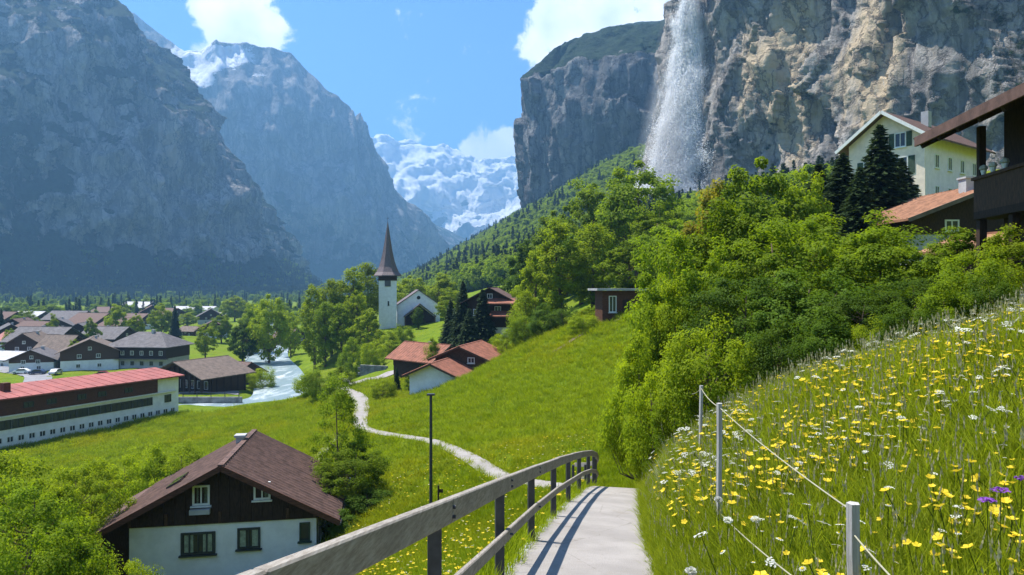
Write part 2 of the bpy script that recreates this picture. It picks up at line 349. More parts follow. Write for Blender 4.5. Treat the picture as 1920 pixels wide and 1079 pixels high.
# falling water
t = NT('falling_water'); co = t.coord((1, 1, .06)); a = t.noise(.55, 7, .7, co, .3); b = t.noise(.12, 4, .6, t.coord((1, 1, .25)))
al = t.math('MULTIPLY', t.attr('dens'), t.rng(t.math('ADD', a, t.math('MULTIPLY', b, .5)), .35, .85))
d = t.n('ShaderNodeBsdfDiffuse', Color=(.88, .90, .93)).outputs[0]; tr = t.n('ShaderNodeBsdfTranslucent', Color=(.88, .90, .93)).outputs[0]
m1 = t.n('ShaderNodeMixShader'); m1.inputs[0].default_value = .5; t.t.links.new(d, m1.inputs[1]); t.t.links.new(tr, m1.inputs[2])
al = t.math('MINIMUM', al, 1.0); m2 = t.n('ShaderNodeMixShader'); t.t.links.new(al, m2.inputs[0]); t.t.links.new(t.n('ShaderNodeBsdfTransparent').outputs[0], m2.inputs[1]); t.t.links.new(m1.outputs[0], m2.inputs[2]); t.done(m2.outputs[0])
M = MATS

t = NT('water_drops'); d = t.n('ShaderNodeBsdfDiffuse', Color=(.92, .93, .95)).outputs[0]; tr = t.n('ShaderNodeBsdfTranslucent', Color=(.92, .93, .95)).outputs[0]
m1 = t.n('ShaderNodeMixShader'); m1.inputs[0].default_value = .5; t.t.links.new(d, m1.inputs[1]); t.t.links.new(tr, m1.inputs[2])
m2 = t.n('ShaderNodeMixShader'); t.t.links.new(t.attr('dens'), m2.inputs[0]); t.t.links.new(t.n('ShaderNodeBsdfTransparent').outputs[0], m2.inputs[1]); t.t.links.new(m1.outputs[0], m2.inputs[2]); t.done(m2.outputs[0])

# ------------------------------------------------------------------ terrain
SEC = {
 -25: [(-80,-22),(-40,-14),(-6,1.8),(-4,3.9),(-2,4.0),(3,5.5),(20,14),(60,34),(200,105)],
 0: [(-70,-22),(-34,-14),(-8,-5),(-2,-2.3),(-1,-1.6),(.8,-1.5),(3,-1.0),(9,1.4),(20,6.5),(60,18),(200,50)],
 4: [(-70,-22),(-34,-14.5),(-8,-6),(-2,-3.2),(-.6,-2.45),(1.2,-2.33),(3,-1.85),(6,-.8),(9,.5),(20,5.8),(60,18),(200,50)],
 8: [(-70,-22),(-34,-15),(-8,-7.2),(-1.5,-4.2),(0,-3.3),(1.75,-3.2),(2.4,-2.75),(5,-1.65),(9,.05),(20,5.2),(60,17),(200,50)],
 13: [(-70,-22),(-34,-15.5),(-8,-8.4),(-1,-5.5),(.8,-4.4),(2.6,-4.28),(3.6,-3.3),(5.5,-2.2),(9.5,-1.1),(13,.3),(20,3.8),(60,16),(200,50)],
 20: [(-70,-22),(-34,-16),(-10,-10.2),(0,-7.4),(2.4,-5.95),(4.1,-5.8),(5.5,-4.6),(8,-3.4),(12,-1.7),(20,2.0),(60,15),(200,50)],
 26: [(-70,-22),(-34,-16.3),(-15,-13.6),(-5,-10.6),(1.5,-8),(3.8,-7.6),(6,-6.9),(9,-5.2),(14,-2.4),(24,2.4),(60,14),(200,48)],
 32: [(-70,-22),(-34,-17),(-19,-14.6),(-12,-13.9),(-5,-10.7),(-.5,-8.85),(6,-7.7),(9,-6.1),(14,-3.2),(24,1.6),(60,13),(200,46)],
 40: [(-75,-22),(-42,-18.6),(-20,-15.2),(-12,-13.4),(-2.9,-9.7),(4,-8.6),(9,-7.1),(16,-3.8),(30,2.6),(60,12),(200,44)],
 50: [(-80,-22),(-45,-19.2),(-18,-15),(-6.1,-11.2),(0,-9.8),(8,-7.8),(16,-4.6),(30,2),(60,11),(200,42)],
 64: [(-95,-22),(-50,-20.2),(-25,-16.4),(-14,-13.2),(-6,-11.4),(0,-9.4),(8,-6.6),(16,-3.4),(30,3.0),(60,11),(200,42)],
 85: [(-110,-22.5),(-60,-21.4),(-35,-19),(-25,-16.6),(-18.7,-14.5),(-12,-14.0),(-6,-11.6),(0,-8.2),(6,-5.7),(12,-3.2),(30,4.5),(45,8.5),(60,11.5),(200,42)],
 100: [(-130,-23),(-72,-21.8),(-55,-21.2),(-38,-19.3),(-28,-17),(-22,-15.2),(-12.5,-15.2),(-5,-12.6),(2,-8.8),(8,-5.4),(30,4),(50,8.5),(70,12),(200,42)],
 120: [(-150,-24),(-95,-23.4),(-75,-22.4),(-60,-21.4),(-50,-20.9),(-40,-19.8),(-30,-16.5),(-15,-14.5),(-5,-11.5),(5,-7.5),(20,0),(60,11),(120,24),(220,44)],
 150: [(-220,-24),(-92,-24),(-66,-23.9),(-58,-25.6),(-44,-25.8),(-36,-22.5),(-27,-15.8),(-15,-12.8),(-4,-10),(8,-5),(25,3),(60,13),(120,26),(250,48)],
 200: [(-300,-24),(-97,-23.9),(-77,-25.6),(-63,-25.6),(-55,-22),(-43,-11.8),(-22,-10.8),(-10,-7.5),(20,5),(80,22),(250,54)],
 300: [(-500,-24),(-128,-24),(-113,-25.6),(-97,-25.6),(-82,-23),(-50,-14),(0,0),(60,21),(150,42),(300,60)],
 550: [(-900,-24),(-200,-24),(-95,-22),(0,20),(110,58),(180,74),(400,100)],
 900: [(-1200,-22),(-170,-22),(-60,36),(60,108),(150,165),(300,200),(600,220)],
 1500: [(-1500,-18),(-280,-18),(-150,45),(0,130),(200,240),(600,300)],
 4000: [(-3000,10),(-700,10),(-300,40),(0,150),(600,300)],
 9000: [(-4000,30),(4000,30)],
}
_Y = np.array(sorted(SEC), float); _U = np.log(np.maximum(_Y, -9.5) + 12.0); _U[0] = _U[1] - 1.4
_SX = [np.array([p[0] for p in SEC[k]], float) for k in sorted(SEC)]; _SZ = [np.array([p[1] for p in SEC[k]], float) for k in sorted(SEC)]
def base_z(x, y):
    x = np.asarray(x, float); y = np.asarray(y, float); u = np.where(y >= -8, np.log(np.maximum(y, -9.0) + 12.0), _U[1] + (y + 8) * .066 - .45)
    u = np.clip(u, _U[0], _U[-1])
    Z = []
    for k in range(len(_Y)):
        w = .035 * max(_Y[k], 1) + .18; a = 0
        for o, g in ((-1, .12), (-.6, .18), (0, .4), (.6, .18), (1, .12)): a = a + g * np.interp(x + o * w, _SX[k], _SZ[k])
        Z.append(a)
    Z = np.array(Z); n = len(_Y)
    k = np.clip(np.searchsorted(_U, u) - 1, 0, n - 2); idx = np.arange(x.size).reshape(x.shape)
    Zf = Z.reshape(n, -1); ii = idx.ravel(); kk = k.ravel(); uu = u.ravel()
    km, kp = np.maximum(kk - 1, 0), np.minimum(kk + 2, n - 1)
    z0, z1, zm, zp = Zf[kk, ii], Zf[kk + 1, ii], Zf[km, ii], Zf[kp, ii]
    h = _U[kk + 1] - _U[kk]; t = (uu - _U[kk]) / h
    m0 = np.where(kk > 0, (z1 - zm) / np.maximum(_U[kk + 1] - _U[km], 1e-6), (z1 - z0) / h) * h
    m1 = np.where(kk + 2 < n, (zp - z0) / np.maximum(_U[kp] - _U[kk], 1e-6), (z1 - z0) / h) * h
    t2, t3 = t * t, t * t * t
    return ((2 * t3 - 3 * t2 + 1) * z0 + (t3 - 2 * t2 + t) * m0 + (-2 * t3 + 3 * t2) * z1 + (t3 - t2) * m1).reshape(x.shape)

def catmull(pts, n):
    pts = np.array(pts, float); seg = len(pts) - 1; P = np.vstack([2 * pts[0] - pts[1], pts, 2 * pts[-1] - pts[-2]])
    t = np.linspace(0, seg, n); k = np.minimum(t.astype(int), seg - 1); f = (t - k)[:, None]
    a, b, c, d = P[k], P[k + 1], P[k + 2], P[k + 3]
    return .5 * (2 * b + (c - a) * f + (2 * a - 5 * b + 4 * c - d) * f ** 2 + (-a + 3 * b - 3 * c + d) * f ** 3)
# railing line in plan, then the path that runs beside it and on down to the red-roofed houses
RAIL = [(-2.05, -6), (-1.14, 0), (-.83, 2.0), (-.49, 4.2), (-.13, 6.7), (.26, 9.3), (.74, 12.1), (1.22, 14.7), (1.68, 17.0), (2.22, 19.4), (2.66, 21.8), (2.75, 24.0), (2.2, 26.2)]
PATH = [(-1.25, -7, .05), (-.29, 0, -1.47), (.36, 4.2, -2.38), (.72, 6.7, -2.92), (1.11, 9.3, -3.48), (1.59, 12.1, -4.08), (2.07, 14.7, -4.64), (2.53, 17.0, -5.14), (3.05, 19.4, -5.7), (3.45, 21.8, -6.45),
        (3.4, 24.5, -7.35), (2.7, 27, -8.0), (1.2, 29.6, -8.5), (-.5, 32.4, -8.95), (-2.9, 40, -9.75), (-6.1, 50, -11.2), (-10.8, 58, -12.4), (-14, 64, -13.1), (-16, 72, -13.7), (-18.7, 85, -14.4), (-22, 96, -15.0), (-27, 108, -15.8), (-30, 122, -16.3)]
PATH[0] = (-1.25, -7, .04)
PC = catmull(PATH, 420)
PW = np.interp(PC[:, 1], [0, 20, 24, 30, 60, 80, 90, 130], [.80, .80, .72, .60, .62, .85, 1.05, 1.2])
RIV = catmull([(-330, 900, 0), (-230, 640, 0), (-150, 440, 0), (-116, 345, 0), (-105, 300, 0), (-88, 245, 0), (-70, 203, 0), (-58, 172, 0), (-53, 152, 0), (-62, 141, 0), (-85, 137, 0), (-130, 132, 0), (-220, 122, 0)], 220)
RIV[:, 2] = -24.75
RW = np.interp(np.arange(220), [0, 90, 125, 150, 219], [8, 6.3, 5.6, 5.2, 5.2])
def T(x, y):
    x = np.asarray(x, float); y = np.asarray(y, float); shp = x.shape; x = x.ravel(); y = y.ravel()
    z = base_z(x, y); d = np.hypot(x, y)
    z = z + fbm(x * .11, y * .11, 0.3, 4) * np.clip(.004 * d, .04, .45) + fbm(x / 60, y / 60, 5.3, 4) * np.clip((d - 60) * .004, 0, 5) * sstep(-60, 40, x + .08 * y)
    near = np.where((y > -9) & (y < 132) & (np.abs(x) < 45))[0]
    for c in np.array_split(near, max(1, len(near) // 20000)):
        if not len(c): continue
        dx = x[c][:, None] - PC[None, :, 0]; dy = y[c][:, None] - PC[None, :, 1]; q = dx * dx + dy * dy
        j = np.argmin(q, 1); dd = np.sqrt(q[np.arange(len(c)), j]); w = 1 - sstep(0, 1, (dd - PW[j] - .02) / (.45 + .02 * PC[j, 1]))
        z[c] = z[c] * (1 - w) + (PC[j, 2] - .03 - .0012 * np.abs(PC[j, 1])) * w
    nr = np.where((y > 60) & (y < 700) & (x < 0) & (x > -320))[0]
    for c in np.array_split(nr, max(1, len(nr) // 20000)):
        if not len(c): continue
        q = (x[c][:, None] - RIV[None, :, 0]) ** 2 + (y[c][:, None] - RIV[None, :, 1]) ** 2
        j = np.argmin(q, 1); dd = np.sqrt(q[np.arange(len(c)), j]); w = 1 - sstep(0, 1, (dd - RW[j] + 1.5) / 4.5)
        z[c] = z[c] * (1 - w) + -26.6 * w
    return z.reshape(shp)
def tz(x, y): return float(T(np.array([x]), np.array([y]))[0])

def make_terrain():
    rad = np.concatenate([[0.02], np.geomspace(.6, 12500, 430)])
    ang = np.concatenate([np.arange(-48, 48, .27), np.arange(48, 312, 3.0)])
    A, Rr = np.meshgrid(np.radians(ang), rad); X = np.sin(A) * Rr; Y = np.cos(A) * Rr
    Z = T(X, Y)
    me = mesh_np('ground', np.stack([X, Y, Z], -1).reshape(-1, 3), grid_quads(len(rad), len(ang), True), smooth=True)
    me.flip_normals(); me.materials.append(M['meadow'])
    tag(link('ground', me), kind='structure')
make_terrain()

def ribbon(name, c, hw, mat, lift=.03, nx=5, edge=0.0, flat=False, per=0.0):
    c = np.array(c, float); n = len(c); d = np.gradient(c[:, :2], axis=0); d /= np.linalg.norm(d, axis=1)[:, None]
    nrm = np.stack([d[:, 1], -d[:, 0]], -1); hw = np.broadcast_to(hw, (n,))
    s = np.linspace(-1, 1, nx); X = c[:, None, 0] + nrm[:, None, 0] * hw[:, None] * s; Y = c[:, None, 1] + nrm[:, None, 1] * hw[:, None] * s
    if edge: 
        e = (np.abs(s) > .9) * edge; X = X + pnoise(X * 1.7, Y * 1.7, 2.0) * e; Y = Y + pnoise(X * 1.7, Y * 1.7, 8.0) * e
    Z = (c[:, 2][:, None] + 0 * X) if flat else T(X, Y)
    Z = Z + lift + per * np.hypot(X, Y)
    me = mesh_np(name, np.stack([X, Y, Z], -1).reshape(-1, 3), grid_quads(n, nx), smooth=True); me.flip_normals() if False else None
    me.materials.append(mat); o = link(name, me); return tag(o, kind='structure')
sel = PC[:, 1] > -6.9
ribbon('path', PC[sel] + np.array([0, 0, 0]), PW[sel], M['path_gravel'], lift=.012, nx=13, edge=.05, flat=True)
# concrete edge strip under the railing
RC = catmull(RAIL, 160); RZ = np.interp(RC[:, 1], PC[:215, 1], PC[:215, 2])
def edge_strip():
    d = np.gradient(RC, axis=0); d /= np.linalg.norm(d, axis=1)[:, None]; n = np.stack([d[:, 1], -d[:, 0]], -1)
    rows = [(-.06, -.5), (-.06, .035), (.10, .03), (.10, -.5)]
    V = np.stack([np.stack([RC[:, 0] + n[:, 0] * a, RC[:, 1] + n[:, 1] * a, RZ + b], -1) for a, b in rows], 1).reshape(-1, 3)
    me = mesh_np('kerb', V, grid_quads(len(RC), 4)); me.materials.append(M['concrete']); tag(link('kerb', me), kind='structure')
edge_strip()
# river and valley road
ribbon('river', RIV, RW + 1.0, M['river_water'], 0, 9, flat=True)
ribbon('road', catmull([(-30, 122, 0), (-36, 132, 0), (-40, 140, 0)], 20), 1.7, M['path_gravel'], .10)
ribbon('road', catmull([(-190, 150, 0), (-120, 158, 0), (-92, 158, 0), (-72, 157, 0), (-64, 160, 0)], 50), 2.6, M['asphalt'], .12)
ribbon('road', catmull([(-250, 235, 0), (-180, 215, 0), (-135, 190, 0), (-118, 170, 0), (-110, 160, 0)], 60), 3.0, M['asphalt'], .15)
ribbon('road', catmull([(-28, 112, 0), (-22, 122, 0), (-18, 134, 0), (-19, 150, 0)], 30), 1.5, M['path_gravel'], .12)
ribbon('track', catmull([(4.5, 74, 0), (7.5, 76, 0), (10.5, 77, 0), (13.5, 76, 0)], 30), .35, M['bark'], .12)
ribbon('track', catmull([(-13.6, 44, 0), (-15.2, 50, 0), (-16.0, 57, 0), (-16.5, 64, 0)], 30), .45, M['path_gravel'], .08)

# ------------------------------------------------------------------ mountains and cliffs
def resample(pts, n):
    c = catmull(pts, 600); s = np.concatenate([[0], np.cumsum(np.linalg.norm(np.diff(c[:, :2], axis=0), axis=1))]); q = np.linspace(0, s[-1], n)
    return np.stack([np.interp(q, s, c[:, k]) for k in range(c.shape[1])], -1), q
def massif(name, curve, prof, crest, ns, nt, sil=None, H=None, zb=-40.0, disp=None, mat=None, veg=None, warm=None, snow=None, tpow=None, silfix=1.0):
    """curve: plan points, face seen on the left of travel; prof: list over curve of [(back, frac)...]; crest: index of the crest in prof"""
    c, s = resample([p[:2] for p in curve], ns)
    d = np.gradient(c, axis=0); d /= np.linalg.norm(d, axis=1)[:, None]
    for _ in range(25): d[1:-1] = (d[:-2] + 2 * d[1:-1] + d[2:]) / 4
    d /= np.linalg.norm(d, axis=1)[:, None]
    back = np.stack([-d[:, 1], d[:, 0]], -1)
    prof = np.array(prof, float); kp = np.linspace(0, 1, len(prof)); ks = np.linspace(0, 1, ns)
    K = prof.shape[1]; pr = np.stack([[np.interp(ks, kp, prof[:, k, j]) for j in (0, 1)] for k in range(K)], 0)   # K,2,ns
    cp = c + back * pr[crest, 0][:, None]
    if sil is not None:
        sil = np.array(sil, float); px = 960 + 1280 * cp[:, 0] / cp[:, 1]; py = np.interp(px, sil[:, 0], sil[:, 1])
        Hh = (540 - py) / 1280 * cp[:, 1] * silfix - zb
    else: Hh = np.interp(ks, np.linspace(0, 1, len(H)), H) - zb
    # arc-length style sampling up the profile
    tk = np.zeros(K); ref = pr[:, :, ns // 2] * np.array([1, 0])[None] ; hm = float(np.mean(Hh))
    for k in range(1, K): tk[k] = tk[k - 1] + math.hypot(pr[k, 0, ns // 2] - pr[k - 1, 0, ns // 2], (pr[k, 1, ns // 2] - pr[k - 1, 1, ns // 2]) * hm)
    tk /= tk[-1]; tt = np.linspace(0, 1, nt)
    off = np.stack([np.interp(tt, tk, pr[:, 0, i]) for i in range(ns)], 1); fr = np.stack([np.interp(tt, tk, pr[:, 1, i]) for i in range(ns)], 1)
    X = c[None, :, 0] + back[None, :, 0] * off; Y = c[None, :, 1] + back[None, :, 1] * off; Z = zb + fr * Hh[None, :]
    S = np.broadcast_to(s[None, :], X.shape)
    if disp is not None:
        dn, dz = disp(S, Z, off, fr, X, Y); X = X - back[None, :, 0] * dn; Y = Y - back[None, :, 1] * dn; Z = Z + dz
    P = np.stack([X, Y, Z], -1); du = np.gradient(P, axis=1); dv = np.gradient(P, axis=0); nn = np.cross(du, dv); nn /= np.maximum(np.linalg.norm(nn, axis=-1), 1e-9)[..., None]
    nz = np.abs(nn[..., 2])
    for _ in range(2): nz[1:-1] = (nz[:-2] + nz[1:-1] * 2 + nz[2:]) / 4; nz[:, 1:-1] = (nz[:, :-2] + nz[:, 1:-1] * 2 + nz[:, 2:]) / 4
    px = 960 + 1280 * X / np.maximum(Y, 1); py = 540 - 1280 * Z / np.maximum(Y, 1)
    at_ = {}
    z0 = np.zeros_like(X)
    at_['veg'] = veg(nz, S, Z, fr, px, py) if veg else z0; at_['warm'] = warm(nz, S, Z, fr, px, py) if warm else z0; at_['snow'] = snow(nz, S, Z, fr, px, py) if snow else z0
    q = grid_quads(nt, ns)[:, ::-1]
    me = mesh_np(name, P.reshape(-1, 3), q, smooth=name != 'cliff', attrs=at_); me.materials.append(M[mat])
    o = tag(link(name, me), kind='structure'); return o, P
def gauss(x, y, cx, cy, rx, ry): return np.exp(-((x - cx) / rx) ** 2 - ((y - cy) / ry) ** 2)

# waterfall cliff
def d_near(S, Z, off, fr, X, Y):
    wS = S + fbm(S / 30, Z / 60, 11.0, 4) * 7; wZ = Z + fbm(S / 30, Z / 60, 12.0, 4) * 9
    a = fbm(S / 110, Z / 170, 1.0, 3) * 20
    a = a + facets((wS + .25 * wZ) / 40, (wZ - .35 * wS) / 100, 1, 1.1) * 16 + facets((wS - .12 * wZ) / 15, (wZ - .2 * wS) / 46, 2, 1.0) * 6 + facets(wS / 6, (wZ + .2 * wS) / 16, 3, 1.0) * 2.2 + facets(wS / 3.0, wZ / 6.5, 4, 1.0) * .9
    a = a + (ridged((S + Z * .6) / 55, (Z - S * .4) / 90, 9.0, 5) - 1) * 5
    k = np.exp(-((960 + 1280 * X / Y - 1285) / 42) ** 2) * (Y < 575); a = a * (1 - .75 * k) - 9 * k           # recess behind the fall
    return a * np.clip(fr * 8, .2, 1), fbm(S / 30, Z / 30, 7.0, 3) * 2
WC = [(330, 1020), (200, 830), (128, 690), (104, 600), (110, 556), (132, 512), (172, 436), (228, 340), (288, 250), (350, 150)]
nearcliff, NP = massif('cliff', WC, [[(0, 0), (18, .18), (30, .5), (38, 1.0), (90, 1.06)]] * 3, 3, 520, 360, H=[330] * 4, zb=20, disp=d_near, mat='rock_near',
    veg=lambda nz, S, Z, fr, px, py: sstep(.42, .72, nz) * .55 + .55 * gauss(px, py, 1400, 270, 70, 60) * sstep(.2, .5, nz + .2) + .42 * sstep(1700, 1900, px) + .2 * gauss(px, py, 1180, 250, 40, 70) - .05,
    warm=lambda nz, S, Z, fr, px, py: .55 * gauss(px, py, 1420, 90, 130, 130) + .55 * gauss(px, py, 1560, 210, 130, 90) + .35 * gauss(px, py, 1650, 60, 90, 120) + .2 * sstep(1330, 1420, px) - .45 * (px < 1300))
# far forest-topped cliff
def d_far(S, Z, off, fr, X, Y):
    a = fbm(S / 150, Z / 300, 1.5, 4) * 18 + (ridged(S / 60, Z / 260, 4.4, 5) - 1) * 5 + facets((S + fbm(S / 50, Z / 50, 3., 4) * 14) / 34, Z / 130, 5, 1.2) * 15 + facets((S + fbm(S / 20, Z / 20, 3., 3) * 6) / 12, Z / 40, 6, 1.1) * 5
    return a * np.clip(fr * 8, .2, 1), fbm(S / 60, off / 60, 7.0, 4) * 9 * sstep(.5, .8, fr)
FC = [(260, 1750), (100, 1480), (28, 1290), (0, 1150), (14, 1098), (60, 1060), (130, 1010), (230, 930), (330, 850)]
FC = FC
pf = [[(0, 0), (22, .30), (8, .62), (14, .82), (120, 1.0), (320, .98)]] * 3
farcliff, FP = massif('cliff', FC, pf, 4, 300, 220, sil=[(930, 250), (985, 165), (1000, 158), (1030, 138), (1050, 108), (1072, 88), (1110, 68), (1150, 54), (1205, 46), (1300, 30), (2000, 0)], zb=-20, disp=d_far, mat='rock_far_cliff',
    veg=lambda nz, S, Z, fr, px, py: 1.0 * sstep(.80, .86, fr + fbm(S / 60, Z / 90, 4.0, 3) * .05) + sstep(.45, .7, nz) * .5,
    warm=lambda nz, S, Z, fr, px, py: .3 * gauss(px, py, 1000, 300, 25, 90) - .1)
# left massif
def d_left(S, Z, off, fr, X, Y):
    a = fbm(S / 260, Z / 380, 1.5, 4) * 60 + (ridged(S / 120, Z / 420, 4.4, 6) - 1) * 34 + fbm(S / 40, Z / 60, 2.0, 5) * 14 + (ridged(S / 45, Z / 150, 6.6, 4) - 1) * 10
    a = a + (ridged((S - .6 * Z) / 170, Z / 160, 8.8, 4) - 1) * 18
    wS = S + fbm(S / 60, Z / 60, 11.0, 4) * 22; wZ = Z + fbm(S / 60, Z / 60, 12.0, 4) * 22; a = a + facets(wS / 75, wZ / 150, 7, 1.2) * 26 + facets(wS / 26, wZ / 48, 8, 1.1) * 10
    return a * np.clip(fr * 6, .1, 1), fbm(S / 90, off / 90, 7.0, 5) * 20 * np.clip(fr * 2, 0, 1) * (fr < .97)
LC = [(-590, 2500), (-560, 2100), (-530, 1800), (-530, 1620), (-590, 1450), (-700, 1290), (-880, 1110), (-1100, 860), (-1300, 600), (-1500, 250)]
LC = LC[::-1]
pl = [[(0, 0), (90, .16), (130, .38), (170, .55), (270, .80), (420, 1.0), (700, .98)]] * 6 + [[(0, 0), (70, .16), (110, .38), (140, .60), (200, .84), (260, 1.0), (420, .9)]] + [[(0, 0), (60, .16), (80, .38), (110, .60), (150, .84), (190, 1.0), (300, .9)]] * 3
leftm, LP = massif('mountain', LC, pl, 5, 460, 240, sil=[(-3000, -190), (-600, -160), (0, -110), (150, -45), (215, 0), (240, 12), (290, 60), (335, 105), (375, 185), (405, 235), (442, 312), (478, 380), (510, 440), (532, 492), (545, 530), (556, 550)], disp=d_left, mat='rock_left',
    veg=lambda nz, S, Z, fr, px, py: .30 + sstep(.33, .6, nz) * .55 + .6 * sstep(.2, .12, fr) + .35 * gauss(px, py, 330, 130, 160, 90) + .3 * gauss(px, py, 60, 330, 90, 120) - 1.0 * gauss(px, py, 310, 330, 90, 130) - .8 * gauss(px, py, 420, 420, 60, 75) - .4 * gauss(px, py, 150, 330, 60, 90) - .25 * gauss(px, py, 130, 100, 120, 60) - .2 * gauss(px, py, 180, 460, 120, 60),
    warm=lambda nz, S, Z, fr, px, py: .55 * gauss(px, py, 300, 290, 60, 80) + .4 * gauss(px, py, 395, 370, 40, 50) + .25 * gauss(px, py, 250, 420, 60, 90) - .1)
# middle mountain with old snow near the top
def d_mid(S, Z, off, fr, X, Y):
    a = fbm(S / 600, Z / 700, 1.5, 4) * 120 + (ridged(S / 260, Z / 800, 4.4, 6) - 1) * 55 + fbm(S / 80, Z / 110, 2.0, 5) * 24
    return a * np.clip(fr * 6, .1, 1) * sstep(1.0, .9, fr * .93), fbm(S / 200, off / 200, 7.0, 5) * 34 * np.clip(fr * 2, 0, 1) * (fr < .97)
MC = [(-2600, 1700), (-2000, 2200), (-1500, 2450), (-1050, 2600), (-700, 2720), (-480, 2820), (-330, 3000), (-230, 3300), (-220, 3800), (-300, 4400)]
pm = [[(0, 0), (160, .16), (240, .42), (420, .60), (560, .86), (700, 1.0), (1000, .9)]] * 4 + [[(0, 0), (120, .14), (170, .42), (230, .66), (290, .86), (350, 1.0), (600, .9)]] * 3 + [[(0, 0), (60, .14), (80, .42), (110, .66), (140, .86), (170, 1.0), (300, .9)]] * 3
midm, MP = massif('mountain', MC, pm, 5, 420, 200, sil=[(-900, -60), (0, -20), (250, 20), (345, 92), (385, 86), (430, 80), (462, 74), (490, 80), (545, 92), (560, 108), (582, 132), (612, 166), (655, 194), (668, 212), (676, 222), (685, 208), (694, 232), (706, 268), (718, 300), (742, 362), (764, 398), (800, 442), (832, 492), (850, 515), (900, 535)], disp=d_mid, mat='rock_mid',
    veg=lambda nz, S, Z, fr, px, py: -.1 + sstep(.3, .6, nz) * .45 + .6 * sstep(.45, .2, fr) + .3 * gauss(px, py, 530, 390, 40, 30),
    warm=lambda nz, S, Z, fr, px, py: .45 * gauss(px, py, 660, 260, 50, 50) + .25 * gauss(px, py, 500, 190, 70, 50) - .1,
    snow=lambda nz, S, Z, fr, px, py: -.3 + 1.3 * gauss(px, py, 430, 104, 70, 24) + .9 * gauss(px, py, 350, 95, 60, 55) + .8 * gauss(px, py, 495, 138, 40, 14) + .9 * gauss(px, py, 385, 150, 40, 30) + .5 * gauss(px, py, 270, 30, 80, 50) - .5 * sstep(560, 600, px))
# blue spur below the snow
SC = [(-900, 4300), (-650, 4100), (-480, 4000), (-330, 3950), (-200, 4000), (-60, 4250), (60, 4600)]
ps = [[(0, 0), (120, .3), (260, .7), (420, 1.0), (800, .8)]] * 3
massif('mountain', SC, ps, 3, 180, 70, sil=[(500, 320), (700, 360), (765, 392), (800, 416), (840, 448), (870, 462), (900, 480), (960, 500)], disp=lambda S, Z, off, fr, X, Y: (fbm(S / 200, Z / 200, 1., 5) * 50 * np.clip(fr * 6, .1, 1), fbm(S / 90, off / 90, 3., 4) * 12 * fr), mat='rock_mid',
    veg=lambda nz, S, Z, fr, px, py: .55 + 0 * nz)
# snow range at the head of the valley
NC = [(-2200, 5200), (-1600, 5500), (-1100, 5700), (-700, 5800), (-300, 5800), (100, 5700), (500, 5500), (1000, 5200)]
pn = [[(-800, 0), (0, .12), (260, .42), (520, .62), (800, .80), (1100, 1.0), (1700, .85)]] * 3
massif('mountain', NC, pn, 5, 360, 190, sil=[(300, 250), (640, 250), (700, 262), (722, 254), (742, 264), (770, 258), (798, 270), (830, 276), (862, 290), (900, 306), (930, 302), (980, 292), (1200, 260)], zb=-30,
    disp=lambda S, Z, off, fr, X, Y: ((fbm(S / 700, Z / 500, 1., 4) * 150 + (ridged(S / 330, Z / 420, 2., 6) - 1) * 110 + fbm(S / 90, Z / 90, 3., 4) * 34) * np.clip(fr * 6, .1, 1), ((ridged(S / 420, off / 300, 3., 6) - 1) * 70 + fbm(S / 70, off / 70, 4., 4) * 22) * np.clip(fr * 3, 0, 1) * (fr < .99)), mat='rock_snow',
    snow=lambda nz, S, Z, fr, px, py: .05 + .75 * sstep(.30, .55, fr) + .25 * sstep(.25, .6, nz) - .5 * sstep(420, 480, py),
    veg=lambda nz, S, Z, fr, px, py: .7 * sstep(.35, .2, fr))

